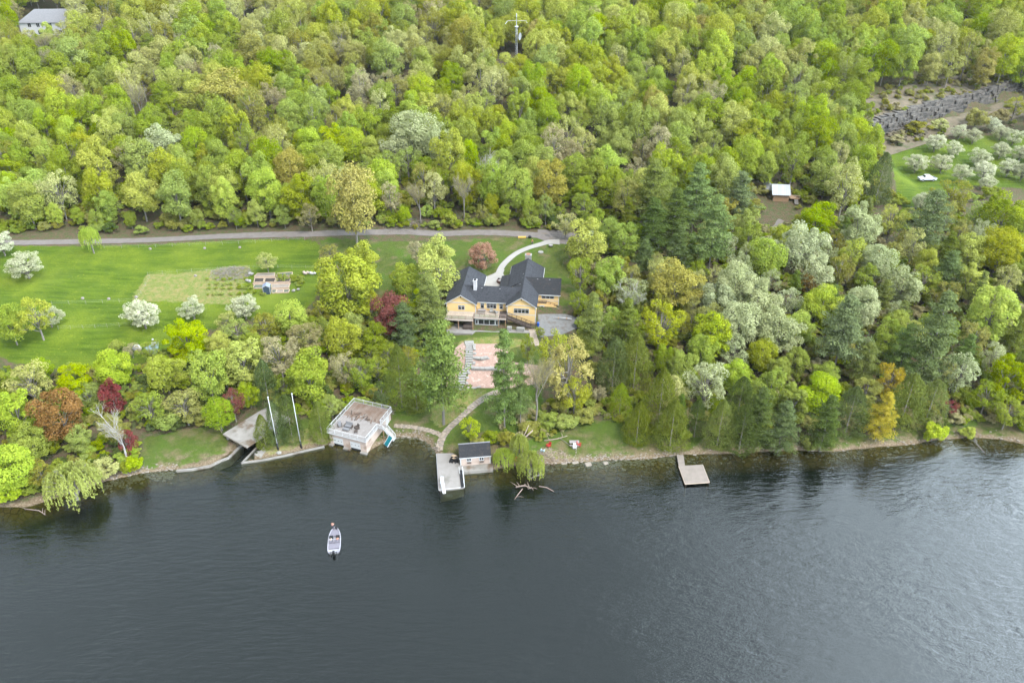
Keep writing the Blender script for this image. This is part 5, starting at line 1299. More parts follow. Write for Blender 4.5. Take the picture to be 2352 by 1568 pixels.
for p in (wd[2], wd[3], wd[4], wd[5], wd[6]):
    c = p.lerp(wd[5].lerp(wd[3], .5), .08); ps.tube([(c.x - o0.x, c.y - o0.y, -5), (c.x - o0.x, c.y - o0.y, .45)], .12, 6)
ps.build('pile', M_DWOOD, wk)

# ------------------------------------------------------------------ fishing boat with three people
bb = PZ(767.5, 1268); bf = PZ(771, 1211); byw = math.atan2(bf.y - bb.y, bf.x - bb.x) - R(90); BL = 6.1
bt = empty('fishing_boat', PZ(769, 1242, 0), byw, 'pale fishing boat with grey carpeted decks carrying three people across the lake', 'boat')
st_ = [(-3.0, .98), (-2.6, 1.1), (-1.4, 1.16), (0, 1.14), (1.2, 1.0), (2.1, .74), (2.7, .42), (3.05, .06)]
def hullring(z_, k): return [(x * k, y) for y, x in st_] + [(-x * k, y) for y, x in reversed(st_)]
m = MB(); rings = [(-.3, .62), (.05, .88), (.42, 1.0), (.52, 1.0), (.52, .86), (.30, .84)]; n = len(st_) * 2; vs = []
for z_, k in rings: vs += [(x, y * (1 if k > .9 else .985), z_ + (.12 * max(0, y / 3) if z_ > .3 else 0)) for x, y in hullring(z_, k)]
fs = [(i * n + j, i * n + (j + 1) % n, (i + 1) * n + (j + 1) % n, (i + 1) * n + j) for i in range(len(rings) - 1) for j in range(n)] + [tuple(range(n)), tuple(range((len(rings) - 1) * n, len(rings) * n))]
m.add(vs, fs).build('hull', M_HULL, bt, False)
def deckpoly(y0, y1, k): 
    ys = np.linspace(y0, y1, 7); X = np.interp(ys, [a for a, b in st_], [b for a, b in st_]) * k
    return [(x, y) for x, y in zip(X, ys)] + [(-x, y) for x, y in zip(X[::-1], ys[::-1])]
MB().prism(deckpoly(.75, 2.8, .80), .31, .5).build('bow_deck', M_CARP, bt); MB().prism(deckpoly(-2.2, -1.0, .82), .31, .5).build('stern_deck', M_CARP, bt)
for x in (-.58, .58):
    c = MB().box(x - .34, x + .34, .25, .7, .32, .78).build('console', M_BLK, bt); s_ = MB().obox((x, .22, .92), .6, .03, .32, 0, R(-30)).build('windscreen', M_GLS, c)
    MB().box(x - .3, x + .3, -.75, -.25, .31, .56).build('seat', M_BLK, bt); MB().obox((x, -.82, .75), .6, .12, .5, 0, R(-8)).build('seat_back', M_CARP, bt)
MB().box(-.2, .2, -.85, -.3, .31, .6).build('centre_seat', M_CARP, bt)
mo = MB().box(-.22, .22, -3.65, -3.12, .35, .95).build('outboard_motor', M_BLK, bt); bev(mo, .12, 2); MB().box(-.08, .08, -3.5, -3.3, -.6, .35).build('motor_leg', M_BLK, mo)
for x in (-.5, .5): MB().tube([(x, -3.05, .5), (x * 1.2, -3.9, .15), (x * 1.3, -4.4, -.3)], [.06, .05, .04], 5).build('anchor_pole', M_BLK, bt)
tm = MB().tube([(.12, 2.6, .65), (.05, 3.3, .7), (.0, 3.5, .2)], [.07, .06, .1], 6).build('trolling_motor', M_BLK, bt); MB().tube([(.25, 2.35, .5), (.25, 2.35, .85)], .05, 6).build('pedestal', M_BLK, bt); MB().box(.02, .48, 2.2, 2.6, .85, .97).build('bow_seat', M_BLK, bt)
BMt = Matrix.Translation(PZ(769, 1242, 0)) @ Matrix.Rotation(byw, 4, 'Z')
person(BMt @ Vector((-.58, -.45, .12)), byw + R(180), 'person in a pale shirt seated at the left console of the fishing boat', M_SHIRTW, M_PANTS, 'sit')
person(BMt @ Vector((.58, -.45, .12)), byw + R(180), 'person in a coral shirt seated at the right console of the fishing boat', M_SHIRTP, M_PANTS, 'sit')
person(BMt @ Vector((-.35, 2.45, .5)), byw + R(150), 'person in an orange top standing at the bow of the fishing boat', M_SHIRTP, M_PANTS, 'stand', True)
p = PG(1222.5, 562); person(p, R(20), 'person in an orange top and dark trousers standing by the curved path', pbr('orange_shirt', (.50, .20, .05), (.42, .16, .04), 5, .9), M_PANTS, 'stand')

# ------------------------------------------------------------------ by the willow: chairs, table, logs
def adirondack(loc, rz, mat, label):
    t = empty('garden_chair', loc, rz, label, 'chair')
    MB().obox((0, 0, .35), .6, .6, .06, 0, R(12)).build('seat', mat, t); MB().obox((0, .38, .68), .6, .06, .8, 0, R(-22)).build('backrest', mat, t)
    for s_ in (-1, 1): MB().box(s_ * .36 - .07, s_ * .36 + .07, -.38, .3, .55, .60).build('armrest', mat, t); MB().box(s_ * .34 - .03, s_ * .34 + .03, -.35, -.28, 0, .55).build('leg', mat, t); MB().box(s_ * .3 - .03, s_ * .3 + .03, .3, .37, 0, .4).build('leg', mat, t)
    return t
M_LBL = pbr('pale_blue_plastic', (.52, .68, .70), (.48, .62, .64), 3, .5)
def picnic(loc, rz, label, mat=M_DECK):
    t = empty('picnic_table', loc, rz, label, 'table'); MB().box(-1.0, 1.0, -.4, .4, .70, .75).build('tabletop', mat, t)
    for s_ in (-1, 1): MB().box(-1.0, 1.0, s_ * .75 - .15, s_ * .75 + .15, .42, .47).build('bench', mat, t)
    for x in (-.75, .75):
        f_ = MB(); f_.tube([(x, -.75, 0), (x, -.2, .7)], .04, 4); f_.tube([(x, .75, 0), (x, .2, .7)], .04, 4); f_.tube([(x, -.8, .4), (x, .8, .4)], .04, 4); f_.build('frame', M_WOOD, t)
picnic(PG(1319, 1021), .0, 'grey picnic table on the shore lawn behind the white chair')
adirondack(PG(1320, 1029.5), 0, M_WHT, 'white slatted garden chair in front of the grey picnic table')
adirondack(PG(1330, 1024), 1.3, M_RED, 'red garden chair at the right end of the picnic table')
adirondack(PG(1260, 1026), -.8, M_RED, 'red garden chair alone on the lawn left of the picnic table')
adirondack(PG(1246.5, 1038), 2.9, M_LBL, 'pale blue garden chair beside the driftwood pile')
o = MB().add([(math.cos(a) * rr_, math.sin(a) * rr_, math.sin(b_) * .12) for a in np.linspace(0, 6.283, 17)[:-1] for b_, rr_ in ((-1.5, .35), (0, .47), (1.5, .35), (3.1, .23))], [(i * 4 + j, ((i + 1) % 16) * 4 + j, ((i + 1) % 16) * 4 + (j + 1) % 4, i * 4 + (j + 1) % 4) for i in range(16) for j in range(4)]).build('life_ring', pbr('orange_ring', (.72, .16, .05), None, rough=.5)); o.location = PG(1186, 1058) + Vector((0, 0, .5)); o.rotation_euler = (.6, 0, 0); tag(o, 'orange ring buoy lying under the broken willow', 'life ring')
def log(pix, r0, label, mat=M_DEAD, z0=.15, name='fallen_branch', water=False, forks=0):
    pts = [(PZ(*p, z0) if water else PG(*p) + Vector((0, 0, z0))) for p in pix]; c = pts[0]
    m = MB().tube([p - c for p in pts], [r0 * (1 - .6 * i / (len(pts) - 1)) for i in range(len(pts))], 6); q = random.Random(len(label))
    for k in range(forks):
        i = q.randrange(len(pts) - 1); p = pts[i].lerp(pts[i + 1], q.random()) - c; e_ = p + Vector((q.uniform(-1.6, 1.6), q.uniform(-1.2, 1.2), q.uniform(0, .6)))
        m.tube([p, p.lerp(e_, .5) + Vector((0, 0, q.uniform(.0, .3))), e_], [r0 * .45, r0 * .35, r0 * .15], 4)
    o = m.build(name, mat, smooth=True, loc=c); tag(o, label, 'branch'); return o
log([(1250, 1013), (1278, 1009), (1303, 1002)], .14, 'pale fallen trunk across the lawn behind the red chair', name='fallen_log', forks=2)
log([(1283, 1006), (1300, 1017), (1325, 1037)], .07, 'thin curved fallen branch left of the picnic table', M_LOG, forks=1)
log([(1225, 1048), (1240, 1052), (1247, 1056)], .16, 'short driftwood log right of the willow')
log([(1200, 1122), (1190, 1135), (1182, 1146)], .10, 'sunken branch pointing left from the driftwood below the willow', water=True, z0=.05, forks=1)
log([(1185, 1118), (1205, 1114), (1222, 1121)], .16, 'thick tangled driftwood limb floating below the willow', water=True, z0=.2, forks=12)
log([(1238, 1116), (1256, 1119), (1272, 1128)], .12, 'single curved branch floating right of the driftwood tangle', water=True, z0=.08)
log([(1220, 1098), (1230, 1092), (1245, 1091)], .12, 'forked grey branch in the water right of the willow', M_LOG, water=True, z0=.25, forks=6)
log([(1165, 1040), (1178, 1016), (1176, 1008)], .0001, 'x', z0=.1) if False else None
o = MB(); b0 = PG(1196, 1052); o.tube([(0, 0, 0), (.5, .2, 3.4), (.3, .4, 4.6)], [.34, .26, .2], 7); o.tube([(.3, .4, 4.4), (2.4, 1.2, 6.2)], [.18, .1], 6); o.tube([(.3, .4, 4.5), (1.6, 1.8, 7.0)], [.13, .06], 6)
oo = o.build('broken_willow', M_DEAD, smooth=True, loc=b0); tag(oo, 'splintered pale trunk of the storm-broken willow on the shore', 'trunk')
log([(2237, 1008), (2246, 1022), (2262, 1040)], .13, 'leaning branch dipping from the right bank into the lake', M_LOG, water=True, z0=.5, forks=3)
log([(2050, 985), (2058, 1010), (2085, 1026)], .08, 'bent pale sapling arching over the right bank', M_LOG, z0=.4, forks=2)
log([(497, 965), (505, 985), (510, 995)], .10, 'pale dead branch on the lawn left of the slab shelter', forks=2)
log([(58, 1168), (90, 1172), (104, 1182)], .12, 'bleached branch in the water left of the big willow', water=True, z0=.1, forks=4)
# twig heap
def heap(pix, n_, r_, hgt, label, mat, ln=(.5, 1.6), name='brush_pile'):
    c = PG(*pix); m = MB(); q = random.Random(n_)
    for k in range(n_):
        a = q.uniform(0, 6.28); rr = r_ * q.random() ** .6; p = Vector((math.cos(a) * rr, math.sin(a) * rr * .7, 0)); p.z = H(c.x + p.x, c.y + p.y) - c.z + hgt * q.random() * (1 - rr / r_) + .05
        d = Vector((q.gauss(0, 1), q.gauss(0, 1), q.gauss(0, .25))).normalized() * q.uniform(*ln); m.tube([p - d * .5, p + d * .5], [q.uniform(.02, .06), .015], 3, False)
    o = m.build(name, mat, loc=c); tag(o, label, 'brush pile'); return o
heap((1262, 1050), 260, 3.6, .7, 'heap of driftwood sticks between pale blue chair and shore', M_DEAD)
heap((530, 628), 420, 5.5, 1.2, 'large heap of cut brush left of the raised garden beds', M_LOG, (.8, 2.2))
heap((880, 940), 160, 3, 1, 'tangle of dead twigs behind the pink boathouse', M_LOG)
heap((2190, 930), 260, 4.5, 1.6, 'dark brush tangle on the bank at the far right shore', M_DWOOD, (.8, 2.4))
heap((930, 520), 300, 7, .6, 'brown brush windrow under the bare trees behind the road', M_LOG, (.8, 2.4))

# shoreline blocks and stones
for i, (px, py, sx, sy, lab) in enumerate(((1267, 1067, 1.3, .8, 'leftmost squared block'), (1296, 1069, 1.4, .8, 'second squared block from the left'), (1322, 1068, 1.6, .7, 'middle slab tilted into the water'), (1352, 1072, 1.5, 1.0, 'fourth block from the left'), (1392, 1069, 1.2, .8, 'rightmost squared block'))):
    p = PZ(px, py, .0); o = bev(MB().obox((0, 0, 0), sx, sy * 1.4, .9, .1 * i, .1).build('shore_block', M_STND, loc=p + Vector((0, .8, -.36))), .2)
    tag(o, f'{lab} in the shore row right of the willow', 'stone')
m = MB(); q = random.Random(77)
for k in range(1500):
    px = q.choice((q.uniform(1240, 1560), q.uniform(1560, 2352), q.uniform(1300, 1560), q.uniform(870, 1003), q.uniform(235, 405)))
    x = PZ(px, float(np.interp(px, [a for a, b in _sh], [b for a, b in _sh]))).x; y = float(shore(x)) + q.gauss(-.3, .9); r_ = q.uniform(.08, .38) * (1 if y < shore(x) + .3 else .6)
    zz_ = H(x, y); 
    m.ball((x, y, zz_), r_ * q.uniform(.8, 1.5), r_ * q.uniform(.7, 1.2), r_ * .6, 5, 3)
o = m.build('shore_stones', M_STND); tag(o, 'loose stones lining the water edge', 'stones', None, 'stuff')

# ------------------------------------------------------------------ things round the house
def onhouse(x, y, z_): return HW(x, y, z_)
picnic(HW(-9.6, .2, 2.83), HYAW, 'grey picnic table on the upper house deck below the centre windows')
for k, (x, y) in enumerate(((-7.3, .5), (-6.2, .2))):
    lounge(HW(x, y, 2.83), HYAW + 2.6 * k, .6, ('pale deck chair nearer the picnic table on the house deck', 'pale deck chair farther right on the house deck')[k], mat=M_STN, mat2=M_STN)
o = bev(MB().box(-1.1, 1.1, -1, 1, 0, .95).build('hot_tub', M_DWOOD, loc=HW(-12.6, -2.6, .05)), .08); o.rotation_euler.z = HYAW; tag(o, 'dark covered hot tub under the left house deck', 'hot tub')
ft = empty('fire_pit_table', PG(1150, 648), 0, 'round brown fire pit on the pale patio behind the house', 'fire pit')
MB().tube([(0, 0, 0), (0, 0, .6)], 1.0, 18).build('ring', pbr('brown_brick', (.16, .09, .075), (.11, .06, .05), 5), ft); MB().tube([(0, 0, .55), (0, 0, .64)], .62, 14).build('bowl', M_STN, ft)
q = random.Random(4)
for k in range(3):
    a = .3 + k * .75; lounge(PG(1150, 648) + Vector((math.cos(a) * 1.9, math.sin(a) * 1.5 - .6, 0)), a + 1.2, .5, ('dark chair nearest behind the round fire pit', 'dark chair at the right of the round fire pit', 'dark chair behind the fire pit beside the lean-to')[k], mat=M_DWOOD)
cn = empty('canoe', PG(1292, 733), -.12, 'white canoe lying on the gravel below the grey ramp wall', 'canoe')
m = MB(); sg = [(-2.3, .05), (-1.6, .3), (-.6, .42), (.6, .42), (1.6, .3), (2.3, .05)]; vs = []
for x, w_ in sg: vs += [(x, -w_, .32), (x, -w_ * .6, .02), (x, w_ * .6, .02), (x, w_, .32)]
m.add(vs, [(i * 4 + j, i * 4 + 4 + j, i * 4 + 5 + j, i * 4 + 1 + j) for i in range(5) for j in range(3)]).build('hull', M_WHT, cn)
for x in (-1.0, 1.0): MB().box(x - .12, x + .12, -.36, .36, .26, .30).build('thwart', M_WOOD, cn)
o = MB().tube([(0, 0, 0), (0, 0, .9)], [.3, .33], 12).build('barrel', pbr('blue_plastic', (.03, .12, .50), None, rough=.4), smooth=False, loc=PG(1236, 748)); tag(o, 'bright blue barrel at the right front corner of the house', 'barrel')
sp_ = empty('wooden_steps', HW(5.9, 4.9, .0), HYAW, 'raw wood step box in front of the white basement door', 'steps')
for k in range(4): MB().box(-.55, .55, -.9 + k * .35, -.55 + k * .35, .15 + k * .16, .22 + k * .16).build('tread', M_WOODP, sp_)
for x in (-.52, .52): MB().box(x - .04, x + .04, -.9, .5, 0, .2).build('stringer', M_WOODP, sp_)
for x, y, lb, w_ in ((-2.6, -2.8, 'left', 1.1), (.1, -3.0, 'right', 1.9)):
    o = bev(MB().box(-w_ / 2, w_ / 2, -.35, .35, 0, 1.0).build('utility_box', M_STN, loc=HW(x, y, .05)), .06); o.rotation_euler.z = HYAW; tag(o, f'grey-white box, {lb} of the two standing before the house stairs', 'box')
o = MB().obox((0, 0, .3), 2.2, .5, .4, .02).build('bench', pbr('yellow_paint', (.78, .48, .10), None, rough=.6)); o.location = PG(1199, 547); tag(o, 'yellow bench beside the gravel road behind the house', 'bench')
o = MB().ball((0, 0, .4), .5, .45, .5).build('compost_bin', M_BLK); o.location = PG(1217, 547); tag(o, 'black rounded bin beside the gravel road', 'bin')
o = MB().tube([(0, 0, .25), (.0, 0, .6)], [.5, .6], 12).build('stone_planter', M_STN, loc=PG(1265, 567)); tag(o, 'round stone planter at the lawn edge beside the pale path', 'planter')
o = MB(); o.tube([(0, 0, 0), (0, 0, .25)], .75, 14); o = o.build('stone_ring', M_STN, loc=PG(1242, 580)); tag(o, 'pale stone ring in the lawn right of the rear chimney', 'ring')
ldr = empty('ladder', HW(4.6, 12.6, 2.9), HYAW, 'pale ladder leaning on the right eave of the rear wing', 'ladder')
r = MB(); r.tube([(.9, -1.2, 0), (-.2, 1.4, 2.9)], .04, 4); r.tube([(1.3, -1.1, 0), (.2, 1.5, 2.9)], .04, 4); r.build('rails', M_STN, ldr); r = MB()
for k in range(8): f_ = (k + .5) / 8; r.tube([(.9 - 1.1 * f_, -1.2 + 2.6 * f_, 2.9 * f_), (1.3 - 1.1 * f_, -1.1 + 2.6 * f_, 2.9 * f_)], .03, 4)
r.build('rungs', M_STN, ldr)
# ------------------------------------------------------------------ garden in the meadow
def gpx(cx, cy): return ((580 + cx / 10.69) * .91875, (660 + cy / 10.69) * .91875)
M_PATHP = pbr('wood_chips', (.38, .27, .20), (.29, .20, .145), 2, 1, bump=.5)
M_NET = pbr('green_netted_soil', (.10, .12, .085), (.15, .165, .12), 1.5, 1)
for q4 in ([(545, 505), (1575, 500), (1575, 552), (560, 562)], [(1055, 655), (1525, 650), (1520, 694), (1055, 700)], [(600, 350), (1170, 345), (1165, 392), (590, 396)]):
    sheet('chip_path', [gpx(*p) for p in q4], M_PATHP, .08)
beds = [([(615, 398), (865, 396), (835, 505), (590, 507)], M_SOIL, 'dark raised bed, left of the pair behind the blue shed'), ([(895, 396), (1175, 394), (1140, 504), (870, 505)], M_SOIL, 'dark raised bed, right of the pair behind the blue shed'),
        ([(680, 270), (1150, 255), (1150, 345), (600, 350)], M_STND, 'grey-brown garden bed farthest from the shed'), ([(1220, 260), (1620, 240), (1600, 330), (1190, 345)], M_NET, 'netted green bed at the back right of the garden'),
        ([(1215, 395), (1560, 390), (1550, 495), (1175, 500)], M_SOIL, 'leafy planted bed right of the two dark beds'), ([(600, 572), (830, 570), (830, 660), (575, 662)], M_NET, 'greenish bed left of the blue shed'),
        ([(1065, 560), (1540, 556), (1520, 652), (1065, 655)], M_STND, 'long brown tilled bed right of the blue shed'), ([(1070, 705), (1205, 702), (1165, 785), (1070, 790)], M_NET, 'small netted bed just right of the shed front'),
        ([(1215, 702), (1385, 700), (1365, 780), (1180, 785)], M_STND, 'small stony bed in the front row of the garden'), ([(1395, 700), (1545, 698), (1510, 775), (1375, 780)], M_NET, 'rightmost small netted bed in the front garden row')]
for pts, mt, lab in beds:
    P4 = [PG(*gpx(*p)) for p in pts]; c = sum(P4, Vector()) / 4; t = empty('raised_bed', c, 0, lab, 'garden bed', 'raised beds in the meadow garden')
    MB().prism([(p.x - c.x, p.y - c.y) for p in P4], [p.z - c.z - .1 for p in P4], [p.z - c.z + .22 for p in P4]).build('soil', mt, t)
    f_ = MB()
    for a, b in zip(P4, P4[1:] + P4[:1]): d = b - a; mid = (a + b) / 2 - c; f_.obox((mid.x, mid.y, mid.z + .14), d.length, .14, .36, math.atan2(d.y, d.x))
    f_.build('frame', M_WOODP, t)
gp_ = []
for k in range(46): p = PG(*gpx(rnd.uniform(1200, 1680), rnd.uniform(300, 480))); w_ = rnd.uniform(.5, 1.1); gp_.append((p.x, p.y, p.z + .1, rnd.uniform(0, 6), w_, w_, w_ * .7, rnd.randrange(3)))
for k in range(60): p = PG(*gpx(*rnd.choice(((rnd.uniform(200, 560), rnd.uniform(560, 700)), (rnd.uniform(500, 900), rnd.uniform(740, 860)), (rnd.uniform(1600, 1900), rnd.uniform(330, 620)))))); w_ = rnd.uniform(.8, 1.7); gp_.append((p.x, p.y, p.z, rnd.uniform(0, 6), w_, w_, w_ * .6, rnd.randrange(3)))
for k in range(24): p = PG(478 + (k % 6) * 17 + rnd.uniform(-4, 4), 643 + (k // 6) * 11 + rnd.uniform(-2, 2)); w_ = rnd.uniform(.8, 1.6); gp_.append((p.x, p.y, p.z, rnd.uniform(0, 6), w_, w_, w_ * .5, rnd.randrange(3)))
scatter('garden_greens', [(crown_mesh('shrub', k, 'mid'), None) for k in range(3)], gp_, 'leafy vegetables and weeds in and around the garden beds', 'plants')
shp = PG(613.5, 676); sh_ = empty('garden_shed', shp, R(8), 'narrow blue-grey garden shed with peaked roof in front of the raised beds', 'shed')
MB().yprism([(-.85, 0), (.85, 0), (.85, 2.0), (0, 2.45), (-.85, 2.0)], 0, 1.7).build('wall', M_SHED, sh_); gable_roof(MB(), 0, .85, -.1, 1.8, 2.0, .45, 'y', .07, .12).build('roof', M_SHEDR, sh_)
t = MB()
for s_ in (-1, 1): t.box(s_ * .82 - .05, s_ * .82 + .05, -.03, -.003, 0, 2.0); t.yprism([(s_ * .95, 1.9), (0, 2.42), (0, 2.52), (s_ * .95, 2.0)], -.12, -.102)
t.box(.852, .88, 0, .1, 0, 1.98); t.box(.852, .88, 1.6, 1.7, 0, 1.98); t.build('trim', M_WHT, sh_)
MB().box(-.6, .6, -.025, -.003, .05, 1.8).build('door', M_SHED, sh_)
for i, (cx, cy_, mt, lb, s3) in enumerate(((500, 290, M_STN, 'pale rubble sacks at the left end of the back garden bed', (1.2, .8, .5)), (450, 470, M_STN, 'pale rubble sacks left of the dark raised beds', (1.3, .8, .4)), (1960, 280, M_PINK, 'pinkish bagged heap right of the garden', (1.0, 1.3, .9)), (2160, 280, M_WHT, 'white bagged heap at the far right of the garden', (1.6, .9, .8)), (1700, 720, M_STN, 'pale scrap timber heap at the front right of the garden', (1.5, .9, .4)))):
    p = PG(*gpx(cx, cy_)); m = MB(); q = random.Random(i)
    for k in range(6): m.ball((q.uniform(-.5, .5) * s3[0], q.uniform(-.5, .5) * s3[1], .2 + q.uniform(0, .5) * s3[2]), .42, .35, .28, 7, 5)
    o = m.build('sack_heap', mt, loc=p); tag(o, lb, 'heap')
# fences of wire on thin posts
def wire_fence(pix, label, n_):
    pts = [PG(*p) for p in pix]; c = pts[0]; t = empty('wire_fence', c, 0, label, 'fence'); m = MB()
    tot_ = sum((b - a).length for a, b in zip(pts, pts[1:])); P_ = []
    for k in range(n_ + 1):
        s_ = tot_ * k / n_; i = 0
        while i < len(pts) - 2 and s_ > (pts[i + 1] - pts[i]).length: s_ -= (pts[i + 1] - pts[i]).length; i += 1
        p = pts[i].lerp(pts[i + 1], min(1, s_ / (pts[i + 1] - pts[i]).length)); p.z = H(p.x, p.y); P_.append(p - c)
        MB().tube([p - c, p - c + Vector((0, 0, 1.1))], .03, 4).build('post', M_STN, t)
    for z_ in (.5, .95): m.tube([p + Vector((0, 0, z_)) for p in P_], .008, 3, False)
    m.build('wire', M_GALV, t)
wire_fence([(340, 632), (490, 623), (610, 616), (735, 618)], 'thin wire fence along the upper side of the tan garden plot', 12)
wire_fence([(135, 757), (230, 753), (330, 747)], 'thin wire fence across the lower meadow left of the apple tree', 7)
wire_fence([(120, 700), (230, 697), (315, 693), (345, 640)], 'thin wire fence from mid meadow round the tan plot corner', 8)
wire_fence([(240, 570), (420, 565), (560, 560), (700, 552)], 'thin wire fence between the gravel road and the meadow', 12)
for i, (px, py, lb) in enumerate(((345, 572, 'pale stump in the upper meadow, left of three near the road'), (470, 571, 'pale stump in the upper meadow, middle of three near the road'), (551, 569, 'orange-brown stump in the upper meadow near the road'), (190, 686, 'small stump in the open meadow, leftmost of the mid row'), (250, 687, 'small stump in the open meadow, second of the mid row'), (313, 683, 'small stump in the meadow just left of the tan plot'), (449, 634, 'pale stone on the upper edge of the tan plot'))):
    p = PG(px, py); o = MB().tube([(0, 0, -.1), (0, 0, .35)], [.42, .34], 8).build('stump', M_LOG, loc=p); tag(o, lb, 'stump')
# tarps at the meadow rim
p = PG(316, 803); o = MB().ball((0, 0, .5), 1.1, .8, .8, 8, 6).build('wrapped_bundle', M_WHT, loc=p); tag(o, 'white wrapped bundle at the lower meadow edge left of the blue tarp', 'bundle')
p = [PG(*q) for q in ((333, 800), (365, 787), (362, 818), (345, 815))]; c = p[0]
o = MB().prism([(a.x - c.x, a.y - c.y) for a in p], [a.z - c.z + .05 for a in p], [a.z - c.z + .35 for a in p]).build('tarp', M_BLUT, loc=c); tag(o, 'faded blue tarp sheet at the lower meadow edge', 'tarp')
sc = empty('scarecrow', PG(356, 799) + Vector((0, 0, .3)), 0, 'white figure-like post with round head standing on the blue tarp', 'scarecrow')
MB().tube([(0, 0, 0), (0, 0, 1.9)], .07, 6).build('post', M_BLK, sc); MB().box(-.5, .5, -.2, .2, .5, 1.2).build('body', M_WHT, sc); MB().ball((0, 0, 2.0), .25).build('head', M_WHT, sc)

# ------------------------------------------------------------------ cabin, far house, mast, vehicles, ledge
cp = PG(1775, 462); cb = empty('cabin', cp, R(-6), 'small forest cabin with a white metal roof and a raw wood side deck', 'cabin')
MB().xprism([(0, -1), (5.6, -1), (5.6, 2.4), (2.8, 4.2), (0, 2.4)], 0, 4.6).build('wall', M_WOOD, cb)
gable_roof(MB(), 2.8, 2.8, -.6, 4.9, 2.4, 1.9, 'x', .1, .5).build('roof', M_METW, cb)
MB().yprism([(-2.4, 2.3), (.6, 2.3), (-.9, 3.9)], 3.0, 5.4).build('annex_wall', M_WHT, cb)
gable_roof(MB(), -.9, 1.5, 2.8, 6.6, 2.3, 1.8, 'y', .1, .3).build('roof', M_METW, cb)
MB().tube([(-1.0, 5.6, 3.5), (-1.0, 5.6, 5.6)], .12, 8).build('stove_pipe', M_GALV, cb)
MB().prism([(4.95, 0), (7.8, -.1), (7.8, 3.4), (6.9, 4.6), (4.95, 4.7)], .9, 1.1).build('deck', M_WOOD, cb)
r = MB(); rail(r, (7.75, -.1, 1.1), (7.75, 3.4, 1.1), n=3, r=.06); rail(r, (7.75, 3.4, 1.1), (6.9, 4.6, 1.1), n=1, r=.06); rail(r, (5, -.05, 1.1), (7.75, -.1, 1.1), n=2, r=.06); rail(r, (6.9, 4.6, 1.1), (5, 4.7, 1.1), n=1, r=.06); r.build('railing', M_WOODP, cb)
s = MB()
for k in range(5): s.box(6.2, 7.3, -.5 - k * .3, -.2 - k * .3, .8 - k * .2, .88 - k * .2)
s.build('steps', M_DECK, cb)
fp_ = PG(108, 82); fh = empty('far_house', fp_, R(4), 'large white house with a grey hipped roof deep in the upper left forest', 'house')
MB().box(-10.5, 10.5, 0, 10, -2, 5.5).build('wall', M_WHT, fh)
MB().add([(-11, -.6, 5.4), (11, -.6, 5.4), (11, 10.6, 5.4), (-11, 10.6, 5.4), (-4.5, 5, 10.2), (9.5, 5, 10.2)], [(0, 1, 5, 4), (1, 2, 5), (2, 3, 4, 5), (3, 0, 4), (0, 3, 2, 1)]).build('roof', M_GROOF, fh)
for x in (-6.2, -2.6, 2.6, 6.2):
    for z_ in (.6, 3.6): window(x, z_, 1.3, 1.5, 2, 0, fh, False)
tp = PG(1186, 178); lo, hi = 5, 70
for _ in range(30):
    mid = (lo + hi) / 2
    if proj(tp.x, tp.y, tp.z + mid)[1] > 32: lo = mid
    else: hi = mid
TH = lo; tw = empty('radio_mast', tp, R(10), 'slender galvanised lattice mast with a dish and side arms above the forest', 'mast')
m = MB(); TT = TH * .80; w0, w1 = .62, .4; nl_ = 22; cr_ = []
for i in range(nl_ + 1):
    f_ = i / nl_; w_ = w0 + (w1 - w0) * f_; cr_.append([Vector((w_ * math.cos(a), w_ * math.sin(a), TT * f_)) for a in (.5, .5 + 2.094, .5 + 4.189)])
for k in range(3): m.tube([c_[k] for c_ in cr_], .05, 5)
for i in range(nl_):
    for k in range(3): m.tube([cr_[i][k], cr_[i + 1][(k + 1) % 3]], .028, 3, False); m.tube([cr_[i][k], cr_[i][(k + 1) % 3]], .025, 3, False)
m.build('lattice', M_GALV, tw)
MB().tube([(0, 0, TT), (0, 0, TT + .2)], .75, 12).build('platform', M_WHT, tw); MB().tube([(0, 0, TT + .3), (0, 0, TH - 1.6), (0, 0, TH)], [.15, .07, .07], 8).build('top_pole', M_GALV, tw); MB().tube([(0, 0, TH - 1.2), (0, 0, TH)], .2, 8).build('antenna', M_WHT, tw)
m = MB(); zt = TT + 2.3; m.tube([(-4.6, -1.2, zt - .9), (-3.4, 0, zt), (0, 0, zt)], [.10, .05, .035], 5); m.tube([(0, 0, zt), (4.0, 0, zt - .3), (3.8, -1.4, zt - .8)], [.035, .05, .10], 5); m.build('side_arm', M_GALV, tw)
m = MB(); ds = []
for i in range(5):
    for k in range(14): a = k * 2 * math.pi / 14; rr = 1.4 * i / 4; ds.append((1.35 + .25 * rr * rr * .3, rr * math.cos(a), TT - 3.4 + rr * math.sin(a)))
m.add(ds, [(i * 14 + k, i * 14 + (k + 1) % 14, (i + 1) * 14 + (k + 1) % 14, (i + 1) * 14 + k) for i in range(1, 4) for k in range(14)] + [tuple(range(14, 28))])
dm = m.build('dish', M_GALV, tw); dm.rotation_euler.z = R(-35)
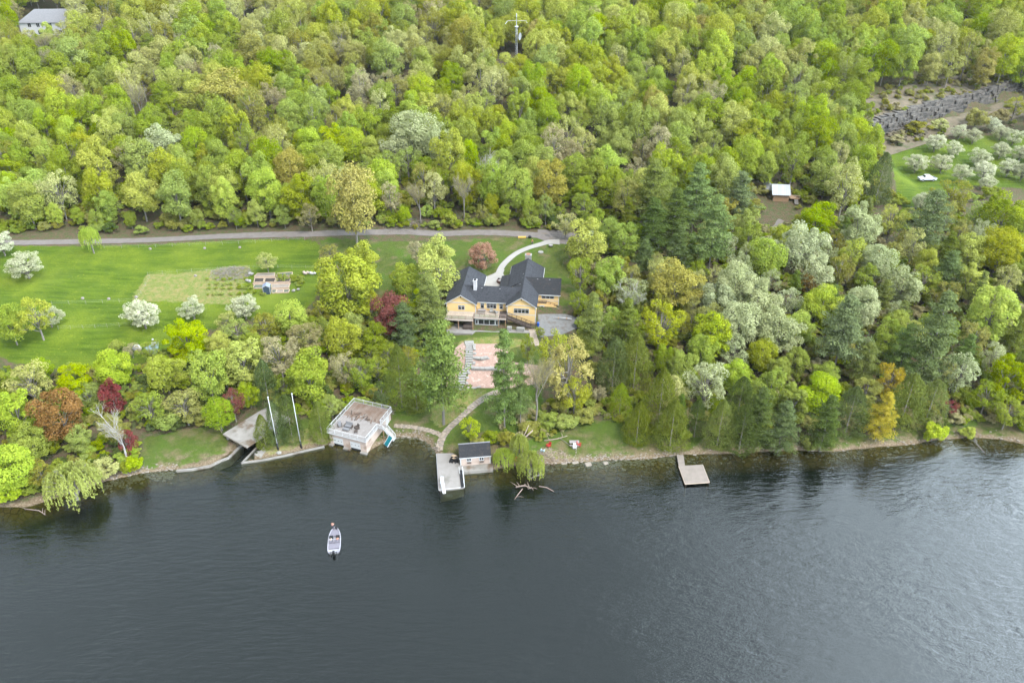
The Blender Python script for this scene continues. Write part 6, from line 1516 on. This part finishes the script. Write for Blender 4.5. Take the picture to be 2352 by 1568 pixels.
def vehicle(loc, rz, label, kind):
    t = empty('pickup_truck' if kind == 'pickup' else 'parked_car', loc, rz, label, 'pickup' if kind == 'pickup' else 'car')
    L_, Wd = (5.6, 1.95) if kind == 'pickup' else (4.5, 1.8)
    if kind == 'pickup':
        prof = [(-2.8, .45), (2.8, .45), (2.8, 1.05), (1.5, 1.18), (.9, 1.85), (-.7, 1.85), (-.95, 1.15), (-2.8, 1.12)]
    else: prof = [(-2.25, .4), (2.25, .4), (2.2, .85), (1.2, 1.0), (.5, 1.48), (-1.2, 1.5), (-1.95, 1.05), (-2.25, 1.0)]
    m = MB(); ins = [1 if z_ < 1.3 else .84 for x, z_ in prof]; n_ = len(prof)
    vs = [(x, -Wd / 2 * k, z_) for (x, z_), k in zip(prof, ins)] + [(x, Wd / 2 * k, z_) for (x, z_), k in zip(prof, ins)]
    m.add(vs, [tuple(range(n_)), tuple(range(n_, 2 * n_))[::-1]] + [(i, n_ + i, n_ + (i + 1) % n_, (i + 1) % n_) for i in range(n_)])
    b = m.build('body', M_CAR, t); bev(b, .05, 2)
    if kind == 'pickup': MB().box(-2.7, -1.05, -.82, .82, .9, 1.135).build('cargo_bed', M_BLK, t)
    gx = (.9, 1.5, 1.85, 1.18) if kind == 'pickup' else (.5, 1.2, 1.48, 1.0)
    MB().add([(gx[1] - .05, -Wd * .42, gx[3] + .05), (gx[1] - .05, Wd * .42, gx[3] + .05), (gx[0] + .07, Wd * .38, gx[2] - .06), (gx[0] + .07, -Wd * .38, gx[2] - .06)], [(0, 1, 2, 3)]).build('windscreen', M_GLS, t)
    for s_ in (-1, 1):
        y0 = s_ * Wd * .465; y1 = s_ * Wd * .428
        MB().add([(gx[1] - .25, y0, gx[3] + .1), (-.75 if kind == 'pickup' else -1.5, y0, gx[3] + .1), (-.6 if kind == 'pickup' else -1.15, y1, gx[2] - .1), (gx[0] - .02, y1, gx[2] - .1)], [(0, 1, 2, 3)]).build('side_window', M_GLS, t)
        for x in ((1.75, -1.75) if kind == 'pickup' else (1.4, -1.4)):
            w_ = MB().tube([(x, s_ * (Wd / 2 - .22), .38), (x, s_ * (Wd / 2 + .02), .38)], .38, 14).build('wheel', M_TYRE, t); MB().tube([(x, s_ * (Wd / 2 + .0), .38), (x, s_ * (Wd / 2 + .035), .38)], .2, 10).build('rim', M_GALV, w_)
        MB().box(L_ / 2 - .03, L_ / 2 + .03, s_ * .7 - .2, s_ * .7 + .2, .72, .9).build('headlight', M_STN, t)
    return t
vehicle(PG(2128, 415) + Vector((0, 0, .05)), R(183), 'white pickup truck parked on bright grass beside the blossoming orchard', 'pickup')
vehicle(PG(2076, 502) + Vector((0, 0, .05)), R(115), 'white car half hidden among the trees below the orchard', 'car')
o = MB().tube([(0, 0, 0), (0, 0, 1.0)], .9, 12).build('water_trough', M_BLK, loc=PG(2096, 485)); tag(o, 'dark round tank beside the white car below the orchard', 'tank')
# rock ledge
m = MB(); q = random.Random(5)
for k in range(60):
    x = 122 + k * 1.9; yl = 276 + (x - 120) * .55; zb = H(x, yl - 2.0); zt = H(x, yl + 3.5)
    for j in range(5):
        zz_ = zb + (zt - zb) * (j + .5) / 5; m.obox((x + q.uniform(-.8, .8), yl + j * .5 + q.uniform(-.5, .4), zz_), q.uniform(3, 6.5), q.uniform(1.6, 3.2), (zt - zb) / 5 * q.uniform(.85, 1.25), .5 + q.uniform(-.15, .15), q.uniform(-.04, .04))
o = m.build('rock_ledge', M_ROCK); bev(o, .12); tag(o, 'long dark layered rock ledge above the orchard', 'rock ledge', None, 'structure')
pr = [(p.x, p.y) for p in (PG(2030, 262), PG(2120, 248), PG(2200, 228), PG(2352, 192), PG(2420, 180), PG(2420, 230), PG(2352, 225), PG(2250, 238), PG(2150, 255), PG(2035, 285))]
sheet('rubble_slope', None, M_RUB, .14, world=[(121, 279.5), (150, 295), (190, 317), (245, 347), (245, 366), (185, 332), (145, 308), (121, 294)])
sheet('rubble_slope', None, M_RUB, .14, world=[(121, 263), (150, 277), (190, 298), (245, 328), (245, 342), (190, 311.5), (150, 289.5), (121, 273.5)])
m = MB(); pz_ = [PG(2040, 300), PG(2100, 312), PG(2200, 290)]
for k in range(160):
    p = PG(q.uniform(2035, 2330), 0 + q.uniform(0, 1) * 26 + 285 - 0) if k % 2 else PG(q.uniform(2035, 2110), q.uniform(275, 325)); r_ = q.uniform(.3, 1.3) * (1 if p.x < 150 else .7)
    m.obox((p.x, p.y, p.z + r_ * .2), r_ * q.uniform(1, 1.8), r_, r_ * .7, q.uniform(0, 3), q.uniform(-.3, .3), q.uniform(-.3, .3))
o = m.build('fallen_rocks', M_RUB); tag(o, 'tumbled tan rocks at the foot of the ledge', 'rocks', None, 'stuff')
# ------------------------------------------------------------------ sky, sun, air, camera
w = bpy.data.worlds.new('World'); SC.world = w; w.use_nodes = True
nt = w.node_tree; nt.nodes.clear(); L = nt.links
SUN_EL, SUN_AZ = R(58), R(150)     # azimuth from +Y towards +X
sk = nd(nt, 'ShaderNodeTexSky', sky_type='NISHITA'); sk.sun_disc = False; sk.sun_elevation = SUN_EL; sk.sun_rotation = SUN_AZ
sk.air_density = 1.5; sk.dust_density = 4.0; sk.ozone_density = 1.0
tc = nd(nt, 'ShaderNodeTexCoord')
mp = nd(nt, 'ShaderNodeMapping', inp={'Scale': (1, 1, 1.6), 'Location': (.35, .2, 0)}); L.new(tc.outputs['Generated'], mp.inputs[0])
n = nd(nt, 'ShaderNodeTexNoise', inp={'Scale': 1.7, 'Detail': 5, 'Roughness': .55}); L.new(mp.outputs[0], n.inputs[0])
sp = nd(nt, 'ShaderNodeSeparateXYZ'); L.new(tc.outputs['Generated'], sp.inputs[0])
br = nd(nt, 'ShaderNodeMapRange', interpolation_type='SMOOTHSTEP', inp={1: .1, 2: .7, 3: .95, 4: 6.3}); L.new(sp.outputs[0], br.inputs[0])   # thinner, brighter cloud to the right
cr = nd(nt, 'ShaderNodeMapRange', inp={1: .32, 2: .68, 3: 6.5, 4: 13.0}); L.new(n.outputs['Fac'], cr.inputs[0])
mu = nd(nt, 'ShaderNodeMath', operation='MULTIPLY'); L.new(br.outputs[0], mu.inputs[0]); L.new(cr.outputs[0], mu.inputs[1])
cc = nd(nt, 'ShaderNodeCombineColor'); 
for i, f in enumerate((.85, 1.0, 1.13)):
    q = nd(nt, 'ShaderNodeMath', operation='MULTIPLY'); q.inputs[1].default_value = f; L.new(mu.outputs[0], q.inputs[0]); L.new(q.outputs[0], cc.inputs[i])
col = mixc(nt, .88, sk.outputs[0], cc.outputs[0])
bg = nd(nt, 'ShaderNodeBackground', inp={'Strength': .105}); L.new(col, bg.inputs[0])
ow = nd(nt, 'ShaderNodeOutputWorld'); L.new(bg.outputs[0], ow.inputs[0])
sl = bpy.data.lights.new('sun', 'SUN'); sl.energy = 2.8; sl.angle = R(7); sl.color = (1, .965, .90)
so = bpy.data.objects.new('sun', sl); COL.objects.link(so)
dv = Vector((math.sin(SUN_AZ) * math.cos(SUN_EL), math.cos(SUN_AZ) * math.cos(SUN_EL), math.sin(SUN_EL)))
so.rotation_euler = dv.to_track_quat('Z', 'Y').to_euler(); so.location = (100, 150, 200)
cam = bpy.data.cameras.new('camera'); cam.lens = 28; cam.sensor_width = 36; cam.sensor_fit = 'HORIZONTAL'; cam.clip_end = 6000; cam.clip_start = 1
co = bpy.data.objects.new('camera', cam); COL.objects.link(co); co.location = (0, 0, CAMZ); co.rotation_euler = (R(90) - PITCH, 0, 0)
SC.camera = co
SC.view_settings.view_transform = 'Standard'; SC.view_settings.look = 'None'; SC.view_settings.gamma = 1; SC.view_settings.exposure = .86
SC.cycles.max_bounces = 5; SC.cycles.diffuse_bounces = 4; SC.cycles.glossy_bounces = 3; SC.cycles.transparent_max_bounces = 10; SC.cycles.transmission_bounces = 3
SC.cycles.use_adaptive_sampling = True; SC.cycles.sample_clamp_indirect = 6

# thin spring haze over lake and wood

if True:
    hz_ = MB().box(-420, 420, -120, 560, -16, 124).build('haze', None or bpy.data.materials.new('haze_air')); hm = hz_.data.materials[0]; hm.use_nodes = True
    t_ = hm.node_tree; t_.nodes.clear(); v_ = nd(t_, 'ShaderNodeVolumePrincipled'); v_.inputs['Color'].default_value = (.86, .90, .90, 1); v_.inputs['Density'].default_value = .00004; v_.inputs['Anisotropy'].default_value = .2
    o_ = nd(t_, 'ShaderNodeOutputMaterial'); t_.links.new(v_.outputs[0], o_.inputs['Volume']); tag(hz_, 'thin pale haze over the lake and the far wood', 'haze', None, 'stuff')
